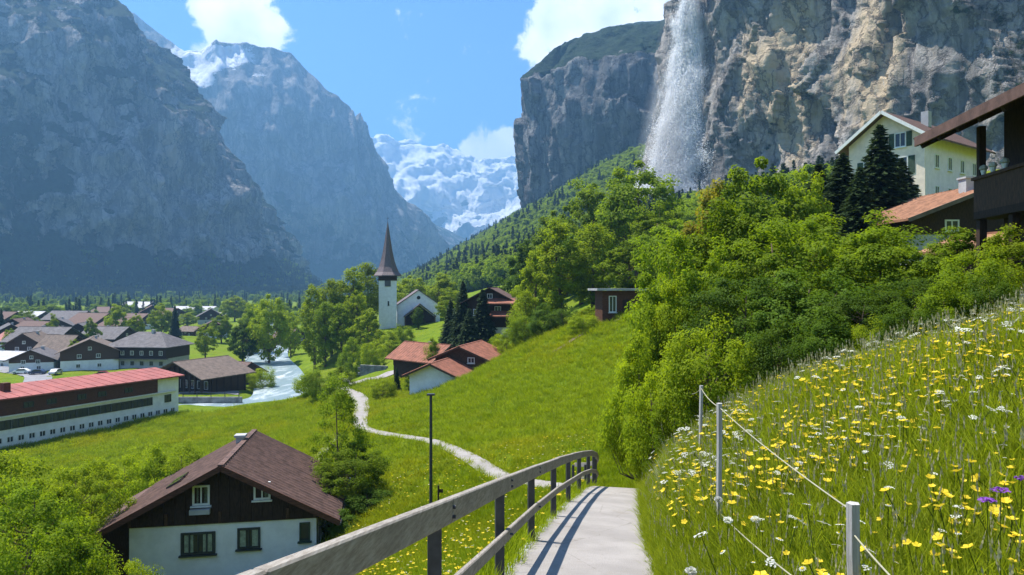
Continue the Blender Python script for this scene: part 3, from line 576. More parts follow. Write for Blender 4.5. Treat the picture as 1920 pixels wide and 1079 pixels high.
# ------------------------------------------------------------------ waterfall with its spray
FALL = {}
def make_fall():
    # the cliff face position along the fall: take the grid column whose plan angle is that of the fall
    w = thing('waterfall', 'tall white waterfall dropping down the sheer rock cliff in a widening veil', 'waterfall', (0, 0, 0))
    pxs = 960 + 1280 * NP[180, :, 0] / NP[180, :, 1]; j0 = int(np.argmin(pxs[70:])) + 70
    j = int(np.argmin(np.abs(pxs[j0:] - 1308))) + j0
    colp = NP[:, j]; front = np.array([-.80, -.60]); side = np.array([.60, -.80])
    zs = np.linspace(330, 66, 90); b = colp[-100]
    bx = np.interp(zs, colp[:, 2], colp[:, 0]); by = np.interp(zs, colp[:, 2], colp[:, 1])
    for _ in range(14): bx[1:-1] = (bx[:-2] + bx[1:-1] + bx[2:]) / 3; by[1:-1] = (by[:-2] + by[1:-1] + by[2:]) / 3
    w.location = (float(bx[-1]), float(by[-1]), 66.0); base = np.array(w.location)
    g = random.Random(4); V = []; Q = []; D = []
    for k in range(130):
        core = k < 95
        o = g.gauss(0, .5 if core else 1.8); z_top = 330 if core else g.uniform(110, 260); z_bot = g.uniform(150, 240) if (core and g.random() < .3) else g.uniform(66, 130)
        wd = g.uniform(1.3, 3.0); fwd = g.uniform(9, 16)
        ph = g.uniform(0, 20); n0 = len(V); cnt = 0; ya = g.uniform(-1.1, 1.1); sv = side * math.cos(ya) + front * math.sin(ya)
        for i, z in enumerate(zs):
            if not z_bot <= z <= z_top: continue
            dep = (330 - z) / 264; spread = 1.3 + 3.2 * dep + (10.0 if core else 17.0) * max(0, dep - .42) ** 1.3
            drift = -2.2 * max(0, dep - .35) - .5 * o * 0
            xx = o * spread * (.75 if core else 1.0) + drift + math.sin(z * .05 + ph) * .5
            p = np.array([bx[i], by[i]]) + front * (fwd + 2 * dep) + side * xx
            dens = (1.7 if core else .5) * (1 - .5 * dep) * min(1, (z_top - z) / 25 + (1 if z_top >= 330 else .02)) * min(1, (z - z_bot) / 30 + .02)
            ww = wd * (1 + 1.8 * dep)
            for sgn, dk_ in ((-1, 0), (0, 1), (1, 0)):
                q = p + sv * sgn * ww; V.append((q[0] - base[0], q[1] - base[1], z - base[2])); D.append(dens * dk_)
            cnt += 1
        for i in range(cnt - 1): a = n0 + 3 * i; Q.append((a, a + 1, a + 4, a + 3)); Q.append((a + 1, a + 2, a + 5, a + 4))
    me = mesh_np('water', V, Q, smooth=True, attrs={'dens': D}); me.materials.append(M['falling_water']); link('water', me, w)
    # the broken water itself: puffs of tiny tumbling sheets, dense in the core and thinning into spray
    h_ = np.random.default_rng(14); n = 3900; mist = h_.uniform(0, 1, n) < .34
    dep = np.where(mist, .36 + .64 * h_.uniform(0, 1, n) ** .8, h_.uniform(0, 1, n) ** 1.1 * .97); z = 330 - 264 * dep
    sg = np.where(mist, 2.6 + 15 * np.maximum(0, dep - .32) ** 1.1, .7 + 1.7 * dep + 5 * np.maximum(0, dep - .55))
    u = h_.normal(0, 1, n) * sg - 1.5 * np.maximum(0, dep - .35) * (1 + mist) + 1.0 * pnoise(z / 30, 0.5, 3.)
    pul = fbm(u / 4, z / 26, 6., 3); keep = pul > -.35 - .4 * mist; z, u, dep, mist = z[keep], u[keep], dep[keep], mist[keep]; n = len(z)
    fw = h_.uniform(7, 15, n) + 3 * dep; bx2 = np.interp(z, zs[::-1], bx[::-1]); by2 = np.interp(z, zs[::-1], by[::-1])
    C = np.stack([bx2 + front[0] * fw + side[0] * u - base[0], by2 + front[1] * fw + side[1] * u - base[1], z - base[2]], 1)
    m = 520; c = h_.normal(size=(m, 3)) * np.array([1.0, 1.0, 2.0]); nr = h_.normal(size=(m, 3)); nr /= np.linalg.norm(nr, axis=1)[:, None]; a1 = np.cross(nr, h_.normal(size=(m, 3))); a1 /= np.linalg.norm(a1, axis=1)[:, None]; a2 = np.cross(nr, a1); S1 = h_.uniform(.07, .17, m)[:, None]
    me = mesh_np('water_puff', np.stack([c - a1 * S1, c - a2 * S1, c + a1 * S1, c + a2 * S1], 1).reshape(-1, 3), np.arange(4 * m).reshape(m, 4), attrs={'dens': np.ones(4 * m)}); me.materials.append(M['water_drops'])
    puff = link('water_puff', me, w); puff.location = C[0]; puff['kind'] = 'stuff'
    sc_ = np.where(mist, 1.2 + 1.3 * dep, .62 + .7 * dep) * h_.uniform(.7, 1.3, n)
    FALL.update(w=w, pts=C, sc=sc_, puff=puff)
    # spray: closed lumpy body filled with thin white mist
    t = NT('spray_mist'); pv = t.n('ShaderNodeVolumePrincipled', Color=(.97, .98, 1.0), Density=.007); t.t.links.new(pv.outputs[0], t.out.inputs['Volume'])
    for nm, (sx, sy, hgt, cx, rise, den) in {'spray': (34, 14, 140, -4, -14, .013), 'spray.001': (20, 10, 165, 0, 10, .011)}.items():
        n, m = 40, 24; P = []
        for i in range(m):
            f = i / (m - 1); rr = math.sin(math.pi * min(1, f * .5 + .5)) ** .6 if i < m - 1 else 0.02
            rr = (1 - f) ** .75 * (.7 + .3 * min(1, f * 8)) if f < 1 else .01
            for k in range(n):
                a = 2 * math.pi * k / n; l = 1 + .3 * float(pnoise(np.cos(a) * 1.3, np.sin(a) * 1.3, f * 4 + sx))
                q = side * math.cos(a) * sx * rr * l + front * (math.sin(a) * sy * rr * l + 15 + 4 * (1 - f))
                P.append((q[0] + side[0] * cx, q[1] + side[1] * cx, rise + f * hgt))
        F = [tuple(q) for q in grid_quads(m, n, True)] + [tuple(range(n))[::-1], tuple(range((m - 1) * n, m * n))]
        me = bpy.data.meshes.new('spray'); me.from_pydata(P, [], [f[::-1] for f in F]); me.update(); me.materials.append(M['spray_mist']); link('spray', me, w)
make_fall()
def small_fall(px, y0, y1, grid, label, wpx):
    pp = 960 + 1280 * grid[..., 0] / grid[..., 1]; V = []; Q = []; D = []
    fronts = np.array([-.35, -.94])
    ys = np.linspace(y0, y1, 30); g = random.Random(int(px))
    colj = int(np.argmin(np.abs(pp[90] - px))); cp = grid[:, colj]
    y_img = 540 - 1280 * cp[:, 2] / cp[:, 1]; o = np.argsort(y_img)
    X = np.interp(ys, y_img[o], cp[o, 0]); Y = np.interp(ys, y_img[o], cp[o, 1]); Z = np.interp(ys, y_img[o], cp[o, 2])
    for _ in range(6): X[1:-1] = (X[:-2] + X[1:-1] + X[2:]) / 3; Y[1:-1] = (Y[:-2] + Y[1:-1] + Y[2:]) / 3
    b = np.array([X[-1], Y[-1], Z[-1]])
    for st in range(6):
        n0 = len(V); dx = g.gauss(0, 1.2); w = g.uniform(.6, 1.4) * wpx
        for i in range(30):
            f = i / 29
            for sg in (-1, 1):
                V.append((X[i] + dx * (1 + f) + sg * w * (.6 + .8 * f) - b[0] + fronts[0] * 9, Y[i] + fronts[1] * 9 - b[1], Z[i] - b[2])); D.append((.7 - .3 * f) * min(1, f * 6 + .3))
        for i in range(29): a = n0 + 2 * i; Q.append((a, a + 1, a + 3, a + 2))
    me = mesh_np('thin_waterfall', V, Q, smooth=True, attrs={'dens': D}); me.materials.append(M['falling_water'])
    o = link('thin_waterfall', me); o.location = b; tag(o, label, 'waterfall')
small_fall(1137, 215, 300, FP, 'thin white waterfall on the shaded cliff above the wooded slope', 1.3)
small_fall(988, 220, 330, FP, 'faint narrow waterfall at the outer corner of the shaded cliff', .9)

# ------------------------------------------------------------------ haze
def make_haze():
    t = NT('haze_air'); pv = t.n('ShaderNodeVolumePrincipled', Color=(.26, .58, 1.0), Density=HAZE); pv.inputs['Anisotropy'].default_value = .25
    t.t.links.new(pv.outputs[0], t.out.inputs['Volume'])
    mb = MB().span(-14000, 14000, -14000, 14000, HZ0, HZ1); o = mb.build('haze', t.m); tag(o, 'pale blue summer haze filling the whole valley air', 'haze', kind='stuff')
HAZE = 2.0e-4
HZ0 = -60.0
def zrange(ob):
    a = np.empty(len(ob.data.vertices) * 3, np.float32); ob.data.vertices.foreach_get('co', a); return float(a[2::3].min()), float(a[2::3].max())
_zr = [zrange(ob) for ob in bpy.data.objects if ob.name.startswith(('mountain', 'cliff', 'ground'))]
HZ0 = min(q[0] for q in _zr) - 1.0
HZ1 = max(q[1] for q in _zr) + 5.0
make_haze()

# ------------------------------------------------------------------ buildings
def window(parent, c, nrm, w, h, frame='frame_white', bars=1, sill=True, shutters=None, depth=.07, curtain=None):
    """one window with frame and pane on a wall point c with outward normal nrm (local house axes)"""
    c = np.array(c, float); n = np.array([nrm[0], nrm[1], 0.0]); s = np.array([-n[1], n[0], 0.0]); mb = MB(); t = min(.1, w * .12); rz = math.atan2(s[1], s[0])
    def bx(m, u, z, ww, hh, d0, d1): p = c + s * u + n * (d0 + d1) / 2 + np.array([0, 0, z]); m.box(p, (ww, d1 - d0, hh), rz)
    for u in (-w / 2 + t / 2, w / 2 - t / 2): bx(mb, u, 0, t, h, -.02, depth)
    for z in (-h / 2 + t / 2, h / 2 - t / 2): bx(mb, 0, z, w - 2 * t, t, -.02, depth - .004)
    for k in range(bars): bx(mb, -w / 2 + w * (k + 1) / (bars + 1), 0, t * .7, h - 2 * t, -.02, depth - .012)
    o = mb.build('window', M[frame], parent)
    m = MB(); bx(m, 0, 0, w - t, h - t, -.02, .012); m.build('pane', M['glass'], o)
    if curtain:
        for u in (-w * .27, w * .27): m = MB(); bx(m, u, .0, w * .26, h * .8, .013, .022); m.build('curtain', M[curtain], o)
    if sill: m = MB(); bx(m, 0, -h / 2 - .05, w + .16, .07, -.02, depth + .08); m.build('sill', M[frame], o)
    if shutters:
        for u in (-w / 2 - w * .27, w / 2 + w * .27): m = MB(); bx(m, u, 0, w * .46, h, .01, .06); m.build('shutter', M[shutters], o)
    return o

def roof_mesh(w, l, ze, rise, over, vo, th=.16, ribs=0, ro=.06, y_off=0.0):
    """gabled roof slabs: half width w/2 at wall, eave height ze at the wall, overhang over sideways and vo at the gables"""
    mb = MB(); sl = rise / (w / 2); hx = w / 2 + over; y0, y1 = -l / 2 - vo + y_off, l / 2 + vo + y_off; zr = ze + rise; zE = zr - sl * hx
    for s in (-1, 1):
        prof = [(0, zr), (s * hx, zE), (s * hx, zE + th), (0, zr + th)]
        if s < 0: prof = prof[::-1]
        mb.prism_y(prof if s > 0 else prof, y0, y1)
        if ribs:
            for k in range(ribs):
                y = y0 + (y1 - y0) * (k + .5) / ribs; ww = (y1 - y0) / ribs * .42
                a = (s * .02, zr + th - .005); b = (s * (hx - .01), zE + th - .005)
                mb.add([(a[0], y - ww / 2, a[1]), (b[0], y - ww / 2, b[1]), (b[0], y + ww / 2, b[1]), (a[0], y + ww / 2, a[1]), (a[0], y, a[1] + ro + .02), (b[0], y, b[1] + ro + .02)],
                       [(0, 1, 5, 4), (2, 3, 4, 5), (1, 2, 5), (3, 0, 4)])
    mb.box((0, (y0 + y1) / 2, zr + th + .0), (.26, y1 - y0 + .02, .1))
    return mb

def chalet(name, label, loc, rz, w, l, hw, hu, rise, over=.9, vo=.8, lower='plaster_white', upper='timber_dark', roof='tile_brown', wins=(), chim=None, balcony=None, group=None, ribs=0, door=None, cat='house', barge=None, fnd=2.0, gable=None, th=.16):
    h = thing(name, label, cat, loc, rz, group)
    MB().span(-w / 2, w / 2, -l / 2, l / 2, -fnd, hw).build('wall', M[lower], h)
    e = .05; zt = hw + hu
    up = MB(); sl = rise / (w / 2)
    up.prism_y([(-w / 2 - e, hw), (w / 2 + e, hw), (w / 2 + e, zt - sl * e - .01), (0, zt + rise - .01), (-w / 2 - e, zt - sl * e - .01)], -l / 2 - e, l / 2 + e)
    uo = up.build('upper_wall', M[upper], h)
    r = roof_mesh(w, l, zt, rise, over, vo, ribs=ribs, th=th).build('roof', M[roof], h)
    if barge:
        hx = w / 2 + over
        for s in (-1, 1):
            b = MB(); b.beam((0, -l / 2 - vo - .03, zt + rise + .02), (s * (hx + .03), -l / 2 - vo - .03, zt + rise - sl * hx + .02), .05, .26); b.build('bargeboard', M[barge], h)
    if chim:
        for cx, cy, cs, ch in chim:
            zc = zt + rise - sl * abs(cx); m = MB().box((cx, cy, zc + ch / 2 - .3), (cs, cs, ch + .6)); m.box((cx, cy, zc + ch + .06), (cs + .16, cs + .16, .12)); m.build('chimney', M['plaster_grey'], r)
    for q in wins:
        side, u, z, ww, hh = q[:5]; kw = q[5] if len(q) > 5 else {}
        ee = e if z > hw else 0.0
        c, nrm = {'f': ((u, -l / 2 - ee, z), (0, -1)), 'b': ((u, l / 2 + ee, z), (0, 1)), 'l': ((-w / 2 - ee, u, z), (-1, 0)), 'r': ((w / 2 + ee, u, z), (1, 0))}[side]
        window(h, c, nrm, ww, hh, **kw)
    if door:
        side, u, ww, hh = door; m = MB()
        if side == 'f': m.span(u - ww / 2, u + ww / 2, -l / 2 - .06, -l / 2 + .02, -.1, hh)
        else: m.span(w / 2 - .02, w / 2 + .06, u - ww / 2, u + ww / 2, -.1, hh)
        m.build('door', M['timber_brown'], h)
    if balcony:
        side, z, dep = balcony; y0 = -l / 2
        m = MB().span(-w / 2 + .2, w / 2 - .2, y0 - dep, y0 - e, z - .14, z); b = m.build('balcony', M[upper], h)
        m = MB().span(-w / 2 + .2, w / 2 - .2, y0 - dep, y0 - dep + .06, z, z + .85)
        for xx in np.arange(-w / 2 + .2, w / 2 - .1, 1.6): m.span(xx, xx + .1, y0 - dep + .06, y0 - dep + .14, z, z + .98)
        m.build('balustrade', M['timber_brown'], b)
    return h

# --- chalet in the foreground
plain('curtain', (.30, .34, .24), .9, .3, 6, .3, 20)
dk = {'frame': 'frame_dark', 'bars': 2}
ch = chalet('chalet', 'brown-tiled chalet with dark timber gable over a white ground floor', (-14.35, 35.95, -14.45), R(10), 8.5, 6.4, 3.15, .55, 2.27, 1.15, .85, upper='timber_dark', roof='tile_brown', ribs=22, barge='timber_red', th=.14,
    wins=[('f', -1.05, 4.55, .78, .95, {'curtain': 'curtain'}), ('f', 1.72, 4.62, .78, .85, {'curtain': 'curtain'}), ('f', -1.2, 2.25, 1.55, 1.05, {'frame': 'frame_dark', 'bars': 3, 'curtain': 'curtain'}), ('f', 1.1, 2.35, 1.05, 1.0, {'frame': 'frame_dark', 'bars': 1, 'curtain': 'curtain'}), ('f', 3.7, 2.5, .5, .9, {'frame': 'shutter_green', 'bars': 0}), ('f', -2.3, .35, 1.2, .7, {'frame': 'frame_dark'}), ('f', 1.4, .3, 1.0, .7, {'frame': 'frame_dark'}), ('r', 0, 2.3, 1.0, 1.0), ('r', -2, 2.3, 1.0, 1.0)],
    chim=[(-.25, 1.5, .42, .45)])
MB().prism_y([(-6.0, -2), (-4.31, -2), (-4.31, 3.4), (-5.3, 3.05), (-6.0, 2.68)], -3.0, 3.0).build('lean_to', M['timber_dark'], ch)
MB().prism_y([(-5.41, 3.08), (-6.62, 2.434), (-6.62, 2.574), (-5.41, 3.22)], -4.05, 4.05).build('lean_to_roof', M['tile_brown'], ch)
MB().beam((-5.42, -4.08, 3.15), (-6.65, -4.08, 2.49), .05, .26).build('lean_to_board', M['timber_red'], ch)
MB().span(-1.5, -.6, -3.62, -3.42, 3.72, 3.95).build('flower_box', M['plaster_grey'], ch)
for xx in (-4.2, -2.6, -.2, 2.9, 4.2):
    MB().span(xx - .07, xx + .07, -3.35, -3.251, 3.2, 3.75).build('gable_post', M['timber_brown'], ch)
MB().add([(-1.4, -1.0, 0)], []) if False else None
rb = [o for o in ch.children if o.name.startswith('roof')][0]
m = MB()
for yy in (-2.3, -1.4): m.add([(-2.9, yy, 4.64), (-2.3, yy, 4.98), (-2.3, yy + .7, 4.98), (-2.9, yy + .7, 4.64), (-2.92, yy, 4.72), (-2.32, yy, 5.06), (-2.32, yy + .7, 5.06), (-2.92, yy + .7, 4.72)], [(0, 3, 2, 1), (4, 5, 6, 7), (0, 1, 5, 4), (1, 2, 6, 5), (2, 3, 7, 6), (3, 0, 4, 7)])
m.build('skylight', M['glass'], rb)

for xg, zg_ in ((-6.68, 2.42), (5.44, 3.06)): MB().path_tube([(xg, -4.1, zg_), (xg, 4.1, zg_ - .04)], .06, 8).build('gutter', M['metal_dark'], ch)
MB().path_tube([(5.4, -3.15, 3.05), (4.4, -3.28, 2.7), (4.33, -3.28, -.5)], .04, 6).build('downpipe', M['metal_dark'], ch)
for k in range(17):
    x = -4.2 + 8.4 * (k + .5) / 17; zt_ = 3.7 + 2.27 * (1 - abs(x) / 4.25) - .02
    MB().span(x - .235, x + .235, -3.272 - .006 * (k % 3), -3.252, 3.16, zt_ - .1).build('board', M['timber_dark'], ch)
# --- long school-like building with red roof
lb = thing('long_building', 'long white building with brown timber band, window rows and red roof', 'building', (-55.7, 114.0, -21.4), math.atan2(.9, .44))
LL = 46.0; DB = 13.0
MB().span(-LL, 0, 0, DB, -4, 4.45).build('wall', M['plaster_white'], lb)
MB().span(-LL, -4.0, -.25, DB, 4.452, 6.55).build('timber_storey', M['timber_red'], lb)
MB().span(-3.99, -.003, -.02, DB, 4.453, 6.6).build('end_tower', M['plaster_white'], lb)
r = MB(); r.add([(-LL - .5, -.9, 6.6), (.5, -.9, 6.6), (.5, DB / 2, 7.5), (-LL - .5, DB / 2, 7.5), (.5, DB + .6, 6.6), (-LL - .5, DB + .6, 6.6), (-LL - .5, -.9, 6.8), (.5, -.9, 6.8), (.5, DB / 2, 7.7), (-LL - .5, DB / 2, 7.7), (.5, DB + .6, 6.8), (-LL - .5, DB + .6, 6.8)],
    [(0, 3, 2, 1), (3, 5, 4, 2), (6, 7, 8, 9), (9, 8, 10, 11), (0, 1, 7, 6), (4, 5, 11, 10), (1, 2, 8, 7), (2, 4, 10, 8), (3, 0, 6, 9), (5, 3, 9, 11)])
rf = r.build('roof', M['sheet_red'], lb)
for k in range(31):
    x = -LL + 1.5 * k + .2
    rs = MB().add([(x - .03, -.9, 6.80), (x + .03, -.9, 6.80), (x + .03, DB / 2, 7.70), (x - .03, DB / 2, 7.70), (x, -.9, 6.86), (x, DB / 2, 7.76)], [(0, 1, 4), (1, 2, 5, 4), (3, 0, 4, 5), (2, 3, 5)]); rs.build('seam', M['sheet_red'], rf)
MB().box((-24.6, 3.0, 7.6), (.9, .9, 1.6)).build('chimney', M['timber_red'], rf)
MB().span(-LL, -.6, -.36, 0.02, 4.22, 4.40).build('cornice', M['frame_white'], lb)
for k in range(24): window(lb, (-1.1 - 1.36 * k, 0, 1.15), (0, -1), .88, .85, 'frame_white', 1, False)
for k in range(16):
    window(lb, (-5.6 - 1.72 * k, -0.0, 3.15), (0, -1), 1.66, 1.25, 'frame_dark', 1, False)
window(lb, (-2.0, 0, 3.2), (0, -1), 1.2, 1.25, 'frame_dark', 1, False)
for k in range(7): window(lb, (-9 - 3.6 * k - (k % 2) * .6, -.25, 5.5), (0, -1), 1.3, .8, 'frame_dark', 1, False)
for k in range(3): window(lb, (0, 2 + 4 * k, 3.0), (1, 0), 1.2, 1.2, 'frame_dark', 1, False)
m = MB().span(-LL, -24.2, -2.6, -.01, -4, -.55); m.build('terrace', M['concrete'], lb)
MB().span(-30, -24.1, -2.72, -2.55, -4, -.35).build('garage_wall', M['timber_dark'], lb)
MB().span(-LL, .5, -.35, -.005, -4, .12).build('plinth', M['concrete'], lb)

# --- hip-roofed house behind it
def hip_house(name, label, loc, rz, w, l, h1, h2, rise, over=1.2, lower='plaster_grey', upper='timber_dark', roof='tile_grey', nwin=6):
    h = thing(name, label, 'house', loc, rz)
    MB().span(-w / 2, w / 2, -l / 2, l / 2, -1, h1).build('wall', M[lower], h)
    MB().span(-w / 2 - .1, w / 2 + .1, -l / 2 - .1, l / 2 + .1, h1, h1 + h2).build('upper_wall', M[upper], h)
    z = h1 + h2; a, b = w / 2 + over, l / 2 + over; rx = max(w / 2 - l / 2 + .6, 1.0)
    V = [(-a, -b, z), (a, -b, z), (a, b, z), (-a, b, z), (-a, -b, z + .2), (a, -b, z + .2), (a, b, z + .2), (-a, b, z + .2), (-rx, 0, z + rise), (rx, 0, z + rise)]
    r = MB().add(V, [(0, 3, 2, 1), (0, 1, 5, 4), (1, 2, 6, 5), (2, 3, 7, 6), (3, 0, 4, 7), (4, 5, 9, 8), (5, 6, 9), (6, 7, 8, 9), (7, 4, 8)]).build('roof', M[roof], h)
    MB().box((1.5, -.5, z + rise - .1), (.8, .8, 1.6)).build('chimney', M['plaster_grey'], r)
    for k in range(nwin):
        u = -w / 2 + w * (k + .5) / nwin
        window(h, (u, -l / 2 - .1, h1 + h2 * .5), (0, -1), 1.1, 1.3, 'frame_white', 1, False)
        window(h, (u, -l / 2, h1 * .5), (0, -1), 1.1, 1.2, 'frame_dark', 1, False)
    MB().span(-w / 2 - .9, w / 2 + .9, -l / 2 - 1.5, -l / 2 - .1, h1 - .15, h1 + .05).build('canopy', M['tile_pale'], h)
    return h
def gx(px, d): return (px - 960) / 1280.0 * d
def spot(px, d, dz=0.0): x = gx(px, d); return (x, d, tz(x, d) + dz)
hip_house('hip_roof_house', 'wide house with grey-brown hipped roof behind the long building', spot(281, 207), R(-6), 18.0, 12.0, 2.9, 3.2, 4.3)
# --- open timber hall beside the river
hall = thing('timber_hall', 'open-sided timber hall with brown roof and dark posts by the river', 'hall', spot(378, 163), R(-24))
hr = roof_mesh(15, 13, 4.4, 3.0, 1.6, 1.6, th=.2).build('roof', M['tile_pale'], hall)
for k in range(9):
    x = -6.9 + 13.8 * k / 8
    MB().span(x - .16, x + .16, -6.5, -6.2, -1, 4.4 + 2.6 * (1 - abs(x) / 7)).build('post', M['timber_dark'], hall)
for k in range(7): MB().span(7.2, 7.5, -6.3 + 2.1 * k - .15, -6.3 + 2.1 * k + .15, -1, 4.5).build('post', M['timber_dark'], hall)
MB().span(-7.3, 7.3, -3.5, 6.3, -1, 4.0).build('inner_wall', M['timber_dark'], hall)
MB().prism_y([(-7.4, 4.3), (7.4, 4.3), (0, 7.2)], -6.1, -5.9).build('gable_panel', M['timber_dark'], hall)
for k in range(6): window(hall, (-5.6 + 2.2 * k, -3.5, 1.9), (0, -1), 1.2, 1.9, 'frame_white', 0, False)
chalet('annex_house', 'dark low house with brown roof between the timber hall and the river trees', spot(425, 185), R(66), 10, 16, 1.8, 1.0, 2.6, 1.3, 1.0, lower='timber_dark', roof='tile_brown', wins=[('r', -4, 1.2, 1, 1), ('r', 2, 1.2, 1, 1)])

VW = [('f', -2, 4.0, 1.1, 1.1), ('f', 1.6, 4.0, 1.1, 1.1), ('f', -2.2, 1.4, 1.1, 1.1), ('f', 1.8, 1.4, 1.1, 1.1), ('f', 0, 6.0, .9, .9), ('r', -2, 1.5, 1.1, 1.1), ('r', 2.5, 1.5, 1.1, 1.1), ('r', 0, 4.1, 1.1, 1.1), ('l', 0, 4.1, 1.1, 1.1), ('l', -3, 1.5, 1.1, 1.1), ('l', 3, 1.5, 1.1, 1.1)]
def vill(px, d, rz, label, w=11, l=13, roof='tile_grey', upper='timber_dark', lower='plaster_white', hw=2.7, hu=2.6, rise=3.2, over=1.3, chim=True, dz=0.0, name='village_house'):
    w *= 1.2; l *= 1.2; rise *= 1.15; hw *= 1.1; hu *= 1.1
    ws = [(a, u * w / 11, z * (hw + hu) / 5.3, c, e) for a, u, z, c, e in VW]
    return chalet(name, label, spot(px, d, dz), R(rz), w, l, hw, hu, rise, over, 1.2, lower, upper, roof, wins=ws, chim=[(1.0, 1.5, .7, .9)] if chim else None)
vill(86, 242, 84, 'large grey-roofed dark house with pale dormers above the car park', 12, 15, 'tile_grey', 'timber_dark', 'plaster_grey', 2.6, 2.6, 3.6)
vill(172, 204, 28, 'timber house with pale brown roof and white base left of the hipped roof', 12, 12, 'tile_pale', 'timber_brown', 'plaster_white', 2.8, 2.4, 2.9)
vill(38, 262, 80, 'small house with dull pink roof beside the large grey-roofed house', 8, 10, 'sheet_red', 'timber_dark', 'plaster_white', 2.4, 1.6, 2.2)
vill(20, 212, 75, 'low pale-roofed shed next to the parking area', 8, 13, 'slate_light', 'plaster_white', 'plaster_white', 1.6, .6, 1.6, 1.0, False)
vill(176, 352, 70, 'house with purplish brown roof in the second village row', 13, 16, 'tile_brown', 'timber_dark', 'plaster_white', 2.8, 2.8, 4)
vill(132, 405, 82, 'house with grey roof in the back village row', 13, 18, 'tile_grey', 'timber_dark', 'plaster_white', 2.8, 2.6, 3.8)
vill(156, 285, 20, 'dark-gabled house tucked behind the pale brown roof', 12, 13, 'tile_grey', 'timber_dark', 'plaster_grey', 2.6, 2.4, 3.6)
vill(38, 310, 15, 'dark house with steep gable behind the dull pink roof', 11, 12, 'tile_brown', 'timber_dark', 'plaster_grey', 2.8, 2.8, 3.6)
vill(395, 455, 25, 'grey-gabled chalet on the far meadow with white porch', 13, 14, 'tile_grey', 'timber_dark', 'plaster_grey', 2.6, 2.2, 4)
vill(400, 332, 22, 'chalet with brown gable and pale base on the near river meadow', 11, 12, 'tile_brown', 'timber_dark', 'plaster_white', 2.3, 1.8, 3)
vill(360, 345, 70, 'small low barn with reddish roof beside the brown-gabled chalet', 7, 8, 'tile_pale', 'timber_brown', 'timber_brown', 1.5, .6, 1.8, .8, False, name='barn')
vill(262, 620, 72, 'far house with blue-grey roof at the foot of the mountain forest', 15, 24, 'slate_light', 'timber_dark', 'plaster_white', 2.8, 2.8, 4)
vill(285, 520, 30, 'far dark chalet between the blue-grey roof and the light trees', 13, 14, 'tile_brown', 'timber_dark', 'plaster_grey', 2.8, 2.6, 4)
vill(352, 640, 84, 'very long low pale-roofed barn far across the valley meadow', 14, 46, 'slate_light', 'plaster_white', 'plaster_white', 2.4, .8, 2.2, 1.5, False, name='long_barn')
vill(418, 560, 80, 'far low shed with bright roof right of the long barn', 9, 20, 'slate_light', 'timber_dark', 'timber_dark', 1.8, .5, 1.5, 1.0, False, name='shed')
vill(228, 330, 60, 'plain brown house half hidden by the light green village tree', 11, 13, 'tile_brown', 'timber_dark', 'plaster_white', 2.6, 2.4, 3.2)
vill(545, 300, 40, 'dark chalet on the river bank beyond the white water', 10, 12, 'tile_brown', 'timber_dark', 'timber_dark', 2.2, 1.8, 3)
vill(8, 380, 70, 'house with brown roof at the far edge of the village', 13, 16, 'tile_brown', 'timber_dark', 'plaster_white', 2.8, 2.6, 3.8)
vill(70, 200, 20, 'white-walled house with grey roof just behind the long building', 9, 9, 'tile_grey', 'timber_brown', 'plaster_white', 2.2, 1.0, 2.2)

for i_, (px, d, rz, w, l, rf, up, lw, lab) in enumerate((
 (112, 262, 35, 10, 12, 'tile_brown', 'timber_brown', 'plaster_grey', 'brown chalet squeezed right of the large grey-roofed house'),
 (205, 262, 78, 10, 13, 'tile_grey', 'timber_dark', 'timber_dark', 'dark barn-like house behind the timber house with pale roof'),
 (70, 300, 64, 11, 14, 'tile_brown', 'timber_dark', 'plaster_white', 'brown-roofed house above the large grey roof'),
 (112, 340, 25, 11, 12, 'tile_grey', 'timber_dark', 'plaster_white', 'grey-gabled house between grey and brown roofs of the back rows'),
 (250, 400, 80, 12, 15, 'tile_brown', 'timber_dark', 'plaster_white', 'brown house behind the ridge of the hipped roof'),
 (18, 285, 40, 10, 12, 'tile_grey', 'timber_dark', 'plaster_grey', 'grey house left of the dull pink roof'),
 (60, 225, 12, 9, 9, 'tile_pale', 'timber_dark', 'timber_dark', 'dark low house in front of the large grey-roofed one'),
 (118, 215, 72, 7, 9, 'tile_pale', 'timber_dark', 'plaster_white', 'small house with pale canopy roof by the car park'),
 (165, 430, 30, 12, 13, 'tile_grey', 'timber_dark', 'plaster_grey', 'far grey chalet behind the purplish roof'),
 (60, 440, 75, 12, 17, 'slate_light', 'timber_dark', 'plaster_white', 'far house with grey roof near the forest foot'),
 (320, 500, 60, 11, 13, 'tile_brown', 'timber_dark', 'plaster_grey', 'far brown house right of the light village tree'),
 (205, 540, 70, 13, 18, 'tile_brown', 'timber_dark', 'plaster_white', 'far brown-roofed house close to the mountain foot'),
)): vill(px, d, rz, lab, w, l, rf, up, lw, 2.6, 2.3, 3.1)
def car(label, x, y, rz, mat):
    o = thing('parked_car', label, 'car', (x, y, tz(x, y) + .16), rz, 'cars parked by the village road')
    MB().prism_y([(-2.05, .3), (-2.0, .75), (-1.2, .88), (-.55, 1.4), (1.0, 1.42), (1.75, .92), (2.08, .85), (2.1, .3)], -.85, .85).build('body', M[mat], o)
    for s_ in (-1, 1): MB().prism_y([(-1.0, .92), (-.5, 1.33), (.95, 1.35), (1.45, .94)], s_ * .852 - .008, s_ * .852 + .008).build('side_window', M['glass'], o)
    for wx_ in (-1.3, 1.3):
        for s_ in (-1, 1): w_ = MB().tube((wx_, s_ * .7, .32), (wx_, s_ * .88, .32), .32, .32, 12).build('wheel', M['frame_dark'], o); MB().tube((wx_, s_ * .88, .32), (wx_, s_ * .89, .32), .18, .18, 10).build('rim', M['plaster_grey'], w_)
